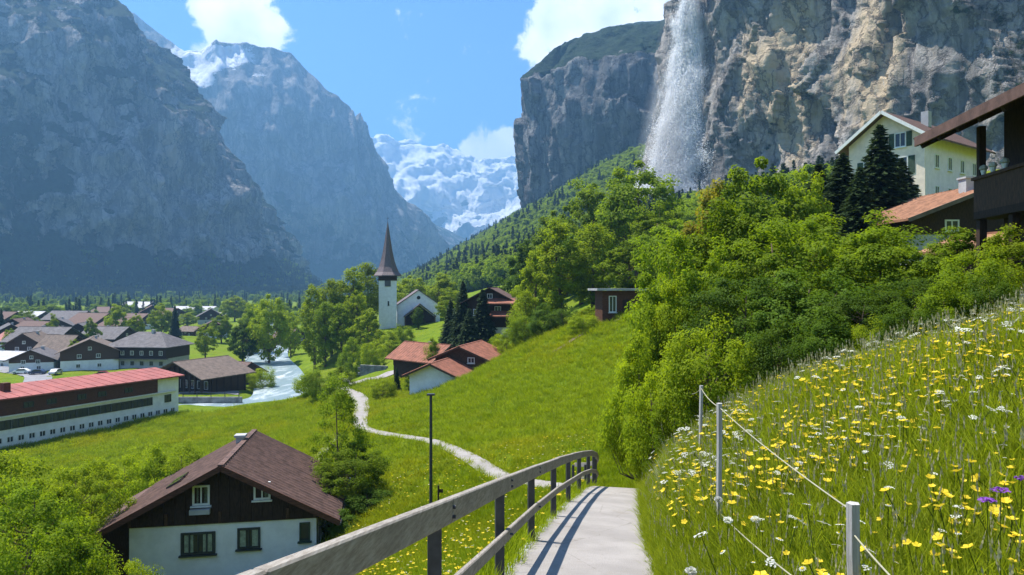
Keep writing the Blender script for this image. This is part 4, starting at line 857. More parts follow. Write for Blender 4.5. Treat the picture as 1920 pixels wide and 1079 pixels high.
plain('paint_silver', (.45, .46, .48), .3, .05, 2, .02, 10, spec=.5); plain('paint_navy', (.03, .05, .10), .3, .05, 2, .02, 10, spec=.5); plain('paint_white', (.75, .75, .75), .3, .05, 2, .02, 10, spec=.5); plain('paint_maroon', (.18, .03, .03), .3, .05, 2, .02, 10, spec=.5)
for k, (px, d, rz, m_, c_) in enumerate(((70, 187, 10, 'paint_navy', 'dark blue'), (40, 188, 14, 'paint_white', 'white'), (104, 186, 95, 'paint_silver', 'silver'), (190, 184, 20, 'paint_maroon', 'dark red'))): car(c_ + ' car parked beside the village road behind the long building', gx(px, d), d, R(rz), m_)
# --- church
cx, cyy = gx(727, 200), 200.0; cz = tz(cx, cyy) - .3
cz = -11.6
chu = thing('church', 'white village church with tall flared brown spire and gabled nave', 'church', (cx, cyy, cz), R(10.3))
tw = 2.55
MB().span(-tw, tw, -tw, tw, -6, 13.6).build('tower', M['plaster_white'], chu)
bel = MB().span(-tw - .12, tw + .12, -tw - .12, tw + .12, 13.6, 15.2).build('belfry', M['timber_dark'], chu)
MB().span(-.85, .85, -tw - .14, -tw + .1, 11.9, 13.6).build('clock', M['clock_face'], chu)
sp = [(4.35, 14.9), (4.3, 15.15), (3.5, 16.1), (2.75, 17.6), (2.1, 19.6), (1.55, 22.0), (1.05, 24.8), (.6, 27.6), (.26, 29.6), (.06, 31.0)]
MB().lathe(sp, 8, (0, 0), R(22.5)).build('spire', M['shingle'], chu)
MB().tube((0, 0, 30.8), (0, 0, 32.3), .06, .04, 6).box((0, 0, 31.8), (.7, .08, .08)).build('cross', M['metal_dark'], chu)
nx = 9.0; nw = 6.3; y0n, y1n = .5, 20.5
na = MB().prism_y([(nx - nw, -6), (nx + nw, -6), (nx + nw, 6.3), (nx, 10.7), (nx - nw, 6.3)], y0n, y1n); na.build('nave_wall', M['plaster_white'], chu)
rm = MB()
for s in (-1, 1):
    hx = nw + .5; prof = [(nx, 10.72), (nx + s * hx, 10.72 - .698 * hx), (nx + s * hx, 10.95 - .698 * hx), (nx, 10.97)]; rm.prism_y(prof, y0n - .25, y1n + .3)
rm.build('nave_roof', M['shingle'], chu)
pr = MB()
for s in (-1, 1): prof = [(nx + .3, 6.5), (nx + .3 + s * 4.7, 2.9), (nx + .3 + s * 4.7, 3.25), (nx + .3, 6.95)]; pr.prism_y(prof, -2.6, y0n - .02)
pr.build('porch_roof', M['shingle'], chu)
MB().prism_y([(nx - 4.0, -.5), (nx + 4.6, -.5), (nx + 4.6, 2.9), (nx + .3, 6.2), (nx - 4.0, 2.9)], y0n - .06, y0n + .1).build('porch_shade_panel', M['timber_dark'], chu)  # dark panel painted as the shade inside the porch
for xx in (nx - 4.0, nx + 4.6): MB().span(xx - .18, xx + .18, -2.4, -2.0, -6, 3.2).build('porch_post', M['timber_brown'], chu)
MB().tube((nx, y0n - .05, 8.6), (nx, y0n + .1, 8.6), .55, .55, 14).build('round_window', M['glass'], chu)
for k in range(3): window(chu, (nx + nw, 5 + 5 * k, 2.8), (1, 0), 1.2, 2.8, 'frame_dark', 1)
window(chu, (tw, .4, 6.6), (1, 0), .6, 1.6, 'frame_dark', 0); window(chu, (.2, -tw, 7.0), (0, -1), .45, 1.3, 'frame_dark', 0)
# churchyard wall
for nm, lab, (xa, ya, xb, yb) in (('retaining_wall', 'grey stone wall holding up the bank below the church', (-29.5, 133, -24.5, 131)),):
    o = thing(nm, lab, 'wall', (xa, ya, tz(xa, ya))); d = np.array([xb - xa, yb - ya]); Lw = np.linalg.norm(d); d /= Lw; g = random.Random(2); k = 0
    for row in range(7):
        u = -.5 * (row % 2)
        while u < Lw:
            ww = g.uniform(.7, 1.2); MB().box((d[0] * (u + ww / 2), d[1] * (u + ww / 2), -.6 + row * .5), (ww - .04, .5 + g.uniform(-.08, .08), .46), math.atan2(d[1], d[0])).build('stone', M['stone_wall'], o); u += ww

# --- red-roofed houses on the slope
chalet('red_roof_house', 'white-walled house with bright red tiled roof at the edge of the slope meadow', (-8.9, 91.5, -14.9), R(-14), 6.2, 10, 3.6, .25, 1.35, .75, 1.0, upper='plaster_white', roof='tile_red', ribs=20, barge='timber_brown', wins=[('f', 1.9, 2.2, 1.7, .85, {'frame': 'timber_brown', 'bars': 1}), ('l', 0, 2.2, 1.0, 1.0)], fnd=4)
chalet('red_roof_house', 'taller red-roofed chalet with dark timber gable joined behind the white one', (-5.9, 97.5, -14.2), R(-14), 7.2, 9, 3.0, 1.6, 1.5, .8, 1.0, lower='plaster_grey', upper='timber_brown', roof='tile_red', ribs=18, barge='timber_brown', wins=[('f', 1.5, 4.3, 1.0, .8)], fnd=4)
chalet('red_roof_house', 'dark-walled house with pale red roof below the church bank', (-14.2, 114, -14.9), R(48), 6.5, 9.5, 1.9, 1.6, 2.0, 1.0, 1.1, lower='timber_dark', upper='timber_dark', roof='tile_red', ribs=18, barge='tile_pale', wins=[('f', 0, 3.6, 1.0, .8), ('r', 1, 2.2, 1.0, .8)], chim=[(.9, 0, .6, .8)], fnd=4)
hC = chalet('stepped_chalet', 'brown chalet with dark gable and two stacked pinkish canopies beside dark conifers', (-3.6, 132, -10.6), R(-6), 8.6, 10, 3.2, 5.0, 2.3, 1.2, 1.0, lower='plaster_white', upper='timber_dark', roof='tile_brown', wins=[('f', -2.5, 6.0, 1.2, 1.2), ('f', 0, 9.0, 1.0, .9), ('f', -2.5, 1.6, 1.2, 1.2), ('f', 1.5, 6.6, 1.2, 1.0), ('r', 0, 5, 1.2, 1.2), ('f', 1.5, 1.6, 1.2, 1.2)], fnd=4)
for (z, x0, x1, dep_, c) in ((5.2, -2.0, 4.9, 2.6, 'tile_red'), (7.5, -.3, 4.9, 1.9, 'tile_red')):
    m = MB(); y1_ = -5.06; y0_ = y1_ - dep_; m.add([(x0, y1_, z + .9), (x1, y1_, z + .9), (x1, y0_, z), (x0, y0_, z), (x0, y1_, z + 1.1), (x1, y1_, z + 1.1), (x1, y0_, z + .2), (x0, y0_, z + .2)], [(0, 1, 2, 3), (7, 6, 5, 4), (0, 3, 7, 4), (3, 2, 6, 7), (2, 1, 5, 6), (1, 0, 4, 5)]); m.build('canopy', M[c], hC)
    for xx in (x0 + .2, x1 - .2): MB().span(xx - .08, xx + .08, y0_ + .1, y0_ + .26, z - 2.2, z).build('canopy_post', M['timber_brown'], hC)
# garden hut in the trees
hut = thing('garden_hut', 'dark red garden hut with flat pale roof among the trees', 'hut', (12.3, 80, -3.6), R(8))
MB().span(-2.2, 2.2, -1.6, 1.6, -1.5, 3.2).build('wall', M['timber_red'], hut)
MB().span(-3.0, 3.0, -2.3, 2.0, 3.25, 3.5).build('roof', M['slate_light'], hut)
window(hut, (-1.0, -1.6, 1.7), (0, -1), .9, 1.9, 'frame_white', 1); MB().span(.2, 1.1, -1.66, -1.58, -.1, 2.2).build('door', M['timber_dark'], hut)

# --- white house up on the right
wh = thing('hillside_house', 'tall cream and white house with dark brown roof under the rock cliff', 'house', (43.6, 72.0, 7.0), math.atan2(-.5, .87) + R(60))
gd = math.atan2(.5, .87)                       # ridge direction: away to the right
wh.rotation_euler = (0, 0, R(35))
W2, L2, HE, RI = 8.2, 14.0, 9.3, 2.9
# local: x along the ridge, y across; near corner at the origin, gable wall at x=0, long wall at y=0
MB().span(0, L2, .004, W2, -4, HE - .05).build('wall', M['plaster_shade_tint'], wh)
gp = MB(); n5 = [(.0, -4), (W2, -4), (W2, HE - .1), (W2 / 2, HE + RI - .1), (.0, HE - .1)]
gp.add([(-.08, y, z) for y, z in n5] + [(.0, y, z) for y, z in n5], [(0, 1, 2, 3, 4)[::-1], (5, 6, 7, 8, 9)] + [(k, (k + 1) % 5, 5 + (k + 1) % 5, 5 + k) for k in range(5)]); gp.build('gable_wall', M['plaster_cream'], wh)
rr = MB()
for a, b in ((W2 / 2, -1.1), (W2 / 2, W2 + 1.1)):
    sl = RI / (W2 / 2); zb_ = HE + RI - sl * abs(b - a)
    rr.add([(-1.0, a, HE + RI), (-1.0, b, zb_), (L2 + 1, b, zb_), (L2 + 1, a, HE + RI), (-1.0, a, HE + RI + .2), (-1.0, b, zb_ + .2), (L2 + 1, b, zb_ + .2), (L2 + 1, a, HE + RI + .2)], [(0, 1, 2, 3), (7, 6, 5, 4), (0, 4, 5, 1), (1, 5, 6, 2), (2, 6, 7, 3)])
wr = rr.build('roof', M['tile_brown'], wh)
for yb in (-1.1, W2 + 1.1):
    sl = RI / (W2 / 2); MB().beam((-1.04, W2 / 2, HE + RI + .02), (-1.04, yb, HE + RI - sl * abs(yb - W2 / 2) + .02), .08, .34).build('bargeboard', M['frame_white'], wh)
for (y, z, a, b) in ((2.5, 9.0, 1.2, 1.6), (2.4, 6.2, 1.4, 1.9), (2.2, 2.9, 1.5, 2.1), (5.8, 6.2, 1.4, 1.9), (5.8, 2.9, 1.4, 2.0)): window(wh, (-.08, y, z), (-1, 0), a, b, 'frame_white', 1, True, 'shutter_green')
for k in range(4): window(wh, (2.6 + 3.1 * k, .004, 6.6), (0, -1), 1.0, 1.5, 'frame_white', 1, True); window(wh, (2.6 + 3.1 * k, .004, 3.2), (0, -1), 1.0, 1.5, 'frame_white', 1, True)
MB().box((7, 3.0, HE + 3.0), (.8, .8, 1.8)).build('chimney', M['plaster_grey'], wr)

# --- orange roof below it
lr = chalet('low_chalet', 'low chalet with orange-brown tiled roof and white chimney below the white house', (32.6, 50.5, 2.0), R(3), 11.5, 8, 1.6, 1.2, 2.2, 1.0, 1.2, lower='plaster_grey', upper='timber_dark', roof='tile_orange', ribs=22, barge='tile_pale', wins=[('f', -3, 2.2, 1, .8)], chim=[(-1.4, -3.4, .75, 1.0)], fnd=4)
sh = chalet('shed', 'small shed with bright orange roof under the dark balcony', (20.9, 29.6, .0), R(20), 3.4, 3, 1.3, .3, .6, .5, .4, lower='timber_brown', upper='timber_brown', roof='tile_orange', wins=[('f', 0, .9, .7, .6)])

# --- dark chalet at the right: its eave runs along the view, balcony under it
DCR = R(-8.6); DCO = (18.5, 15.0, -.4)
dc = thing('dark_chalet', 'dark timber chalet on posts with deep overhanging roof and balcony', 'house', DCO, DCR)
xe, ze, zr, v0, v1 = 6.41, 5.0, 8.2, -7.0, 6.1
rm = MB(); sl = (zr - ze) / xe
for s_ in (-1, 1): rm.prism_y([(0, zr), (s_ * xe, ze), (s_ * xe, ze + .2), (0, zr + .2)], v0, v1)
dr = rm.build('roof', M['timber_dark'], dc)
for s_ in (-1, 1):
    for k in range(12):
        y = v0 + .2 + (v1 - v0 - .4) * k / 11; MB().beam((s_ * .1, y, zr - .14 - sl * .1), (s_ * (xe - .03), y, ze - .09), .12, .16).build('rafter', M['timber_dark'], dc)
    for k in range(12):
        u0, u1 = xe * k / 12, xe * (k + 1) / 12 + .06; MB().prism_y([(s_ * u0, zr - sl * u0 + .22), (s_ * u1, zr - sl * u1 + .21), (s_ * u1, zr - sl * u1 + .28), (s_ * u0, zr - sl * u0 + .25)], v0 - .05, v1 + .05).build('tile_course', M['tile_brown'], dr)
    MB().beam((s_ * (xe + .05), v0, ze + .1), (s_ * (xe + .05), v1 + .06, ze + .1), .07, .30).build('fascia', M['tile_brown'], dc)
    MB().beam((0, v1 + .09, zr + .1), (s_ * (xe + .03), v1 + .09, ze + .1), .06, .3).build('bargeboard', M['timber_brown'], dc)
wx, wv = 4.7, 4.5
MB().prism_y([(-wx, -3.0), (wx, -3.0), (wx, zr - sl * wx - .25), (0, zr - .3), (-wx, zr - sl * wx - .25)], v0 + 1, wv).build('wall', M['timber_dark'], dc)
bx, bz = 5.38, 2.66
MB().span(-bx, -wx - .01, v0 + 2, 4.8, bz - .22, bz).build('balcony_floor', M['timber_dark'], dc)
bf = MB().span(-bx, -bx + .06, v0 + 2, 4.8, bz, bz + .95).build('balcony_front', M['timber_brown'], dc)
MB().span(-bx - .05, -bx + .12, v0 + 2, 4.86, bz + .95, bz + 1.04).build('handrail', M['timber_brown'], bf)
MB().span(-bx + .061, -wx - .02, 4.73, 4.79, bz, bz + .95).build('balcony_side', M['timber_brown'], dc)
for k, v in enumerate((4.7, 3.0, .2, -3.0)): MB().span(-bx + .07, -bx + .27, v - .1, v + .1, -2.4, bz - .23).build('post', M['timber_dark'], dc)
for v in (4.7, -1.0): MB().span(-bx + .07, -bx + .25, v - .09, v + .09, bz + .001, ze + sl * (xe - bx) - .3).build('roof_post', M['timber_dark'], dc)
for k, v in enumerate((4.3, 3.8, 3.2)):
    o = thing('flower_pot', 'white flower pot standing on the dark balcony rail', 'flower pot', (0, 0, 0), 0, 'pots on the dark balcony')
    c_, q_ = math.cos(DCR), math.sin(DCR); xl = -bx + .03; o.location = (DCO[0] + c_ * xl - q_ * v, DCO[1] + q_ * xl + c_ * v, DCO[2] + bz + 1.04); MB().lathe([(.05, 0), (.085, .14)], 10).build('pot', M['frame_white'], o); MB().lathe([(.05, .13), (.12, .18), (.09, .27), (.02, .3)], 7).build('bloom', M['petal_white'], o)
# stone wall scrap by the meadow edge
sw = thing('garden_wall', 'short grey stone wall at the top edge of the flower meadow', 'wall', (10.4, 13.6, tz(10.4, 13.6)))
g = random.Random(9)
for row in range(3):
    u = -.1 * row
    while u < 2.6: ww = g.uniform(.3, .55); MB().box((u + ww / 2, .12 * u, .14 + row * .24), (ww - .02, .35 + g.uniform(-.05, .05), .225), .1).build('stone', M['stone_wall'], sw); u += ww

# --- street pole on the slope, and a short one
x, y = gx(808, 29.6), 29.6; z = tz(x, y)
pl_ = thing('lamp_post', 'slim dark pole standing in the meadow below the railing', 'pole', (x, y, z)); MB().tube((0, 0, -.4), (0, 0, at(808, 742, 29.6)[2] - z), .075, .06, 10).build('pole', M['metal_dark'], pl_)
MB().box((0, 0, at(808, 742, 29.6)[2] - z + .03), (.34, .22, .07)).build('lamp_head', M['metal_dark'], pl_)
x, y = gx(822, 31), 31.0; o = MB().tube((0, 0, -.3), (0, 0, 1.05), .045, .04, 8).box((.1, 0, .8), (.22, .03, .16)).build('marker_post', M['timber_dark']); o.location = (x, y, tz(x, y)); tag(o, 'short dark marker post beside the slim pole', 'post')

# ------------------------------------------------------------------ railing beside the path
ral = thing('railing', 'weathered grey timber handrail along the downhill side of the path', 'railing', (0, 0, 0))
PY = [.2, 2.0, 4.25, 6.75, 9.3, 12.05, 14.6, 16.9, 18.9, 20.6, 22.0, 23.3, 24.6, 25.8]
def rail_xy(y): return float(np.interp(y, RC[:, 1], RC[:, 0]))
def rail_z(y): return float(np.interp(y, PC[:215, 1], PC[:215, 2]))
pts = [(rail_xy(y), y, rail_z(y)) for y in PY]
ral.location = pts[0]; b0 = np.array(pts[0])
for k, p in enumerate(pts):
    q = np.array(p) - b0
    if k in (1, 2, 3, 4):
        for hz in (.97, 1.03, .5): MB().tube((q[0] + .10, q[1] - .015, q[2] + hz), (q[0] + .135, q[1] - .02, q[2] + hz), .012, .012, 8).build('bolt', M['metal_dark'], ral)
    o = MB().box((q[0], q[1], q[2] + .3), (.085, .085, 1.40), R(9)).build('post', M['timber_grey' if k < 0 else 'metal_dark'], ral)
gj = random.Random(5)
for k in range(len(pts) - 1):
    p, q = np.array(pts[k]) - b0, np.array(pts[k + 1]) - b0; dd = (q - p) / np.linalg.norm(q - p); sx = np.array([dd[1], -dd[0], 0]); ov = dd * .0
    for nm, h, w_, t_ in (('top_rail', 1.0, .15, .06), ('middle_rail', .50, .105, .045)):
        j = gj.uniform(-.008, .008); off = sx * (.09 + (.0 if nm == 'top_rail' else -.005))
        a = p + off + np.array([0, 0, h + j]) + dd * .004; b = q + off + np.array([0, 0, h + gj.uniform(-.008, .008)]) - dd * .004
        o = MB().beam(a, b, t_, w_).build(nm, M['timber_grey'], ral)
        md = o.modifiers.new('edge', 'BEVEL'); md.width = .008; md.segments = 1
# ------------------------------------------------------------------ wire fence on the meadow
fen = thing('meadow_fence', 'pale wooden post fence with a single light rope along the flower meadow', 'fence', (0, 0, 0))
FPT = [(at(1722, 1120, 2.6), .07), (at(1600, 944, 3.75), .075), (at(1350, 757, 7.3), .078), (at(1315, 724, 12.2), .075), (at(1292, 735, 17.5), .07)]
tops = []
for k, (p, w_) in enumerate(FPT):
    zg = tz(p[0], p[1]); top = np.array(p); h = p[2] - zg
    gq = random.Random(k + 3); m = MB(); lean = gq.uniform(-.03, .03); zs_ = np.linspace(zg - .5, p[2], 6); m.path_tube([(p[0] + lean * (zz - p[2]) + gq.uniform(-.006, .006), p[1] + gq.uniform(-.006, .006), zz) for zz in zs_], [w_ * gq.uniform(.40, .50) for _ in zs_], 5); o = m.build('post', M['post_pale'], fen); tops.append(top - np.array([0, 0, .05]))
def rope(a, b, sag, r=.0045):
    P = [a + (b - a) * f - np.array([0, 0, sag * 4 * f * (1 - f)]) for f in np.linspace(0, 1, 14)]; MB().path_tube(P, r, 6).build('rope', M['rope'], fen)
rope(tops[1] + np.array([0, 0, .0]), tops[2], .03); rope(tops[0] + np.array([.02, 0, .0]), tops[1] + np.array([.0, 0, -.12]), .01); rope(tops[2], tops[3], .04, .006); rope(tops[3], tops[4], .05, .006)
rope(at(1352, 965, 7.25), at(1490, 1085, 4.2), .02, .005)
# river wall and road railing
rw = thing('river_wall', 'dark stone embankment wall with metal railing along the valley road', 'wall', (-92, 146.5, -23.75))
MB().span(0, 34, -.4, .4, -4, .25).build('masonry', M['stone_wall'], rw)
for k in range(12): MB().span(.4 + 3 * k - .05, .4 + 3 * k + .05, -.1, .1, .25, 1.25).build('railing_post', M['metal_dark'], rw)
MB().span(0, 34, -.05, .05, 1.2, 1.3).build('handrail', M['metal_dark'], rw); MB().span(0, 34, -.04, .04, .72, .78).build('lower_rail', M['metal_dark'], rw)

# ------------------------------------------------------------------ vegetation prototypes
def leaf_cards(C, size, up=.35, out=None, seed=0, aspect=.6, fold=.18):
    g = np.random.default_rng(seed); n = len(C)
    nrm = g.normal(size=(n, 3)); nrm /= np.linalg.norm(nrm, axis=1)[:, None]; nrm[:, 2] = np.abs(nrm[:, 2]); nrm = nrm + np.array([0, 0, up])
    if out is not None: nrm = nrm + out * 1.0
    nrm /= np.linalg.norm(nrm, axis=1)[:, None]
    d = g.normal(size=(n, 3)); d -= nrm * np.sum(d * nrm, 1)[:, None]; d /= np.linalg.norm(d, axis=1)[:, None]; s = np.cross(nrm, d)
    L_ = (size * g.uniform(.65, 1.35, n))[:, None]
    V = np.stack([C - d * L_ * .5, C + s * L_ * aspect * .5 + nrm * L_ * fold * .5, C + d * L_ * .5, C - s * L_ * aspect * .5 + nrm * L_ * fold * .5], 1).reshape(-1, 3)
    Q = np.arange(4 * n).reshape(n, 4)
    return V, Q
def broadleaf(seed, h=8.0, r=3.0, bottom=.18, clumps=90, per=240, leaf=.10, trunk=.16, shape='round', flat=.75, bark='bark', crad=.24):
    """returns trunk mesh and crown mesh with the base at the origin"""
    g = np.random.default_rng(seed); hb = h * bottom; hc = (h + hb) / 2; rz = (h - hb) / 2
    dirs = g.normal(size=(clumps * 3, 3)); dirs /= np.linalg.norm(dirs, axis=1)[:, None]
    rad = g.uniform(.35, 1.0, clumps * 3) ** .55
    lump = 1 + .27 * fbm(dirs[:, 0] * 1.6 + seed, dirs[:, 1] * 1.6, dirs[:, 2] * 1.6, 3)
    P = dirs * (rad * lump)[:, None]
    zz = P[:, 2]
    if shape == 'poplar': wdt = np.clip(1.0 - .45 * np.abs(zz) ** 1.5, .1, 1)
    elif shape == 'egg': wdt = np.clip(1.08 - .45 * (zz + .25) * (zz > -.25), .1, 1.1)
    elif shape == 'sparse': wdt = np.clip(1.0 - .6 * (zz + .1) * (zz > -.1), .15, 1)
    else: wdt = np.ones_like(zz)
    P = np.stack([P[:, 0] * r * wdt, P[:, 1] * r * wdt, hc + zz * rz], 1)
    P = P[P[:, 2] > hb * .6][:clumps]; n = len(P)
    cr = r * crad * g.uniform(.6, 1.35, n)
    # trunk and limbs
    mb = MB(); bend = g.normal(size=2) * .03 * h
    tp = [np.array([bend[0] * f * f, bend[1] * f * f, h * .82 * f]) for f in np.linspace(0, 1, 7)]; tp[0][2] = -.35
    mb.path_tube(tp, [trunk * (1.25 if k == 0 else 1) * (1 - .82 * k / 6) for k in range(7)], 8)
    for i in g.choice(n, min(n, 34), replace=False):
        q = P[i]; f = np.clip((q[2] - np.hypot(q[0], q[1]) * .7) / (h * .82), .12, .85); k = f * 6; a = tp[int(k)] * (1 - k % 1) + tp[min(int(k) + 1, 6)] * (k % 1)
        mid = (a + q) / 2 + np.array([0, 0, -.05 * h]) + g.normal(size=3) * .05 * r
        r0 = trunk * .42 * (1 - .6 * f); mb.path_tube([a, mid, q], [r0, r0 * .6, r0 * .2], 5)
    tm = bpy.data.meshes.new('trunk'); tm.from_pydata(mb.v, [], mb.f); tm.update(); tm.materials.append(M[bark]); tm.polygons.foreach_set('use_smooth', [True] * len(tm.polygons))
    idx = np.repeat(np.arange(n), per); e = g.normal(size=(len(idx), 3)); e /= np.linalg.norm(e, axis=1)[:, None]; e *= (g.uniform(0, 1, len(idx)) ** .42)[:, None]
    C = P[idx] + e * cr[idx][:, None] * np.array([1, 1, flat]); out = (C - np.array([0, 0, hc])); out /= np.maximum(np.linalg.norm(out, axis=1), .01)[:, None]
    oc = C - P[idx]; oc /= np.maximum(np.linalg.norm(oc, axis=1), .01)[:, None]; V, Q = leaf_cards(C, leaf, .3, .5 * out + .8 * oc, seed)
    cv = g.uniform(0, 1, n)[idx]; var = np.clip(.5 * cv + .5 * g.uniform(0, 1, len(idx)), 0, 1)
    cm = mesh_np('crown', V, Q, attrs={'var': np.repeat(var, 4)}); cm.materials.append(M['leaf_mid'])
    return dict(trunk=tm, crown=cm, h=h, r=r)
def conifer(seed, h=14.0, r=2.6, tiers=26, per=15, card=.55, gap=.06):
    g = np.random.default_rng(seed); V = []; Q = []; var = []; mb = MB(); mb.path_tube([(0, 0, -.4), (0, 0, h * .5), (0, 0, h * .97)], [.02 * h, .012 * h, .003 * h], 8)
    C = []; D = []; S = []
    for t in range(tiers):
        f = t / (tiers - 1); z = h * (gap + (1 - gap) * f ** .93); rr = r * (1 - f) ** .82 * g.uniform(.82, 1.15) + .05 * r
        nb = max(5, int(per * (1 - .55 * f)))
        for b in range(nb):
            a = 2 * math.pi * (b / nb) + g.uniform(-.3, .3) + t * .7; ln = rr * g.uniform(.7, 1.12); m = max(2, int(ln / (card * .42)))
            for k in range(m):
                q = (k + .7) / m; dz = -.32 * ln * q * q + .10 * ln * q * (1 if f > .6 else .2)
                for s in range(3):
                    C.append((math.cos(a) * ln * q + g.normal() * .10 * card, math.sin(a) * ln * q + g.normal() * .10 * card, z + dz + g.normal() * .10 * card)); D.append((math.cos(a + (s - 1) * .8), math.sin(a + (s - 1) * .8), -.35 + g.normal() * .2)); S.append(card * g.uniform(.7, 1.2)); var.append(.25 + .6 * q + g.normal() * .1)
    C = np.array(C); D = np.array(D); D /= np.linalg.norm(D, axis=1)[:, None]; S = np.array(S)[:, None]
    up = np.array([0, 0, 1.0]) + g.normal(size=C.shape) * .35; s = np.cross(D, up); s /= np.linalg.norm(s, axis=1)[:, None]; nn = np.cross(s, D)
    V = np.stack([C - D * S * .5, C + s * S * .22 - nn * S * .08, C + D * S * .5, C - s * S * .22 - nn * S * .08], 1).reshape(-1, 3)
    cm = mesh_np('crown', V, np.arange(len(V)).reshape(-1, 4), attrs={'var': np.repeat(np.clip(var, 0, 1), 4)}); cm.materials.append(M['needle_dark'])
    tm = bpy.data.meshes.new('trunk'); tm.from_pydata(mb.v, [], mb.f); tm.update(); tm.materials.append(M['bark'])
    return dict(trunk=tm, crown=cm, h=h, r=r)
NEAR = [broadleaf(21, 7.5, 3.0, .10, 120, 210, .15, .13, 'round', crad=.20), broadleaf(22, 7.5, 2.8, .12, 110, 220, .15, .12, 'egg', crad=.20), broadleaf(23, 7.5, 3.2, .08, 125, 200, .14, .13, 'round', .6, crad=.20)]
SHRUB = [broadleaf(31, 3.0, 1.5, .04, 60, 230, .085, .05, 'round', .8, crad=.28), broadleaf(32, 3.0, 1.4, .04, 56, 230, .09, .05, 'egg', .8, crad=.28)]
LOOSE = [broadleaf(41, 8.0, 2.3, .08, 85, 130, .12, .10, 'sparse', .8, crad=.22)]
MID = [broadleaf(51, 18, 7.0, .10, 130, 110, .55, .45, 'round', crad=.2), broadleaf(52, 18, 6.0, .10, 120, 110, .52, .42, 'egg', crad=.2), broadleaf(53, 18, 7.5, .08, 140, 105, .55, .45, 'round', .6, crad=.2)]
SLIM = [broadleaf(61, 16, 3.0, .06, 100, 90, .36, .28, 'poplar', crad=.34), broadleaf(62, 16, 3.4, .05, 110, 90, .36, .28, 'poplar', crad=.34)]
FAR = [broadleaf(71, 14, 5.0, .08, 60, 46, .85, .35, 'round', crad=.3), broadleaf(72, 14, 4.4, .08, 55, 46, .85, .35, 'egg', crad=.3)]
CON = [conifer(81, 14, 3.2, 44, 22, .62), conifer(82, 14, 2.9, 46, 22, .62)]
CONF = [conifer(91, 18, 3.4, 20, 9, 1.5), conifer(92, 18, 3.0, 18, 9, 1.5)]
def tree(name, label, proto, x, y, top=None, h=None, wid=None, mat='leaf_mid', group=None, z=None, rot=None, lean=0.0, cat='tree'):
    z = tz(x, y) if z is None else z; hh = h if h is not None else top - z; sz = hh / proto['h']; sx = (wid / (2 * proto['r'])) if wid else sz
    o = thing(name, label, cat, (x, y, z), random.uniform(0, 6.28) if rot is None else rot, group); o.scale = (sx, sx, sz)
    link('trunk', proto['trunk'], o); c = link('crown', proto['crown'], o)
    c.material_slots[0].link = 'OBJECT'; c.material_slots[0].material = M[mat]
    return o
def tpx(name, label, proto, px, d, ytop, wpx, mat='leaf_mid', group=None, zb=None, cat='tree'):
    return tree(name, label, proto, gx(px, d), d, top=(540 - ytop) / 1280 * d, wid=wpx / 1280 * d, mat=mat, group=group, z=zb, cat=cat)

# --- thicket right of the path; leaf_dark low down paints in its shadow
T_ = [
 (NEAR[0], 1285, 27, 430, 220, 'leaf_mid', 'bushy tree at the left shoulder of the thicket beside the path'),
 (NEAR[1], 1350, 30, 372, 250, 'leaf_mid', 'rounded green tree rising behind the yellowish shrub in the thicket'),
 (NEAR[2], 1465, 27, 392, 300, 'leaf_mid', 'broad dense tree in the middle of the thicket above the flower meadow'),
 (NEAR[0], 1575, 29, 395, 270, 'leaf_mid', 'green tree of the thicket in front of the dark spruces'),
 (NEAR[1], 1655, 24, 425, 230, 'leaf_mid', 'leafy tree of the thicket below the orange-brown roof edge'),
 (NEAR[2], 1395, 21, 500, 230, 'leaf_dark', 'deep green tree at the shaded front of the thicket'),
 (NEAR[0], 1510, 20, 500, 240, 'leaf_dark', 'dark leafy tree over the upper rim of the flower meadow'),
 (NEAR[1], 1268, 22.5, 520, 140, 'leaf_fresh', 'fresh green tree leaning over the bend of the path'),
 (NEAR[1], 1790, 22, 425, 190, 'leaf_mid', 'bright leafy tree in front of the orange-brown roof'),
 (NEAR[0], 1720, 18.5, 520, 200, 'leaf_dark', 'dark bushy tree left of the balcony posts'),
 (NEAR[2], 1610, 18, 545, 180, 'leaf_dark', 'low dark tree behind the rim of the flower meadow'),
]
for p, px, d, yt, w, m_, lab in T_: tpx('broadleaf_tree', lab, p, px, d, yt, w, m_)
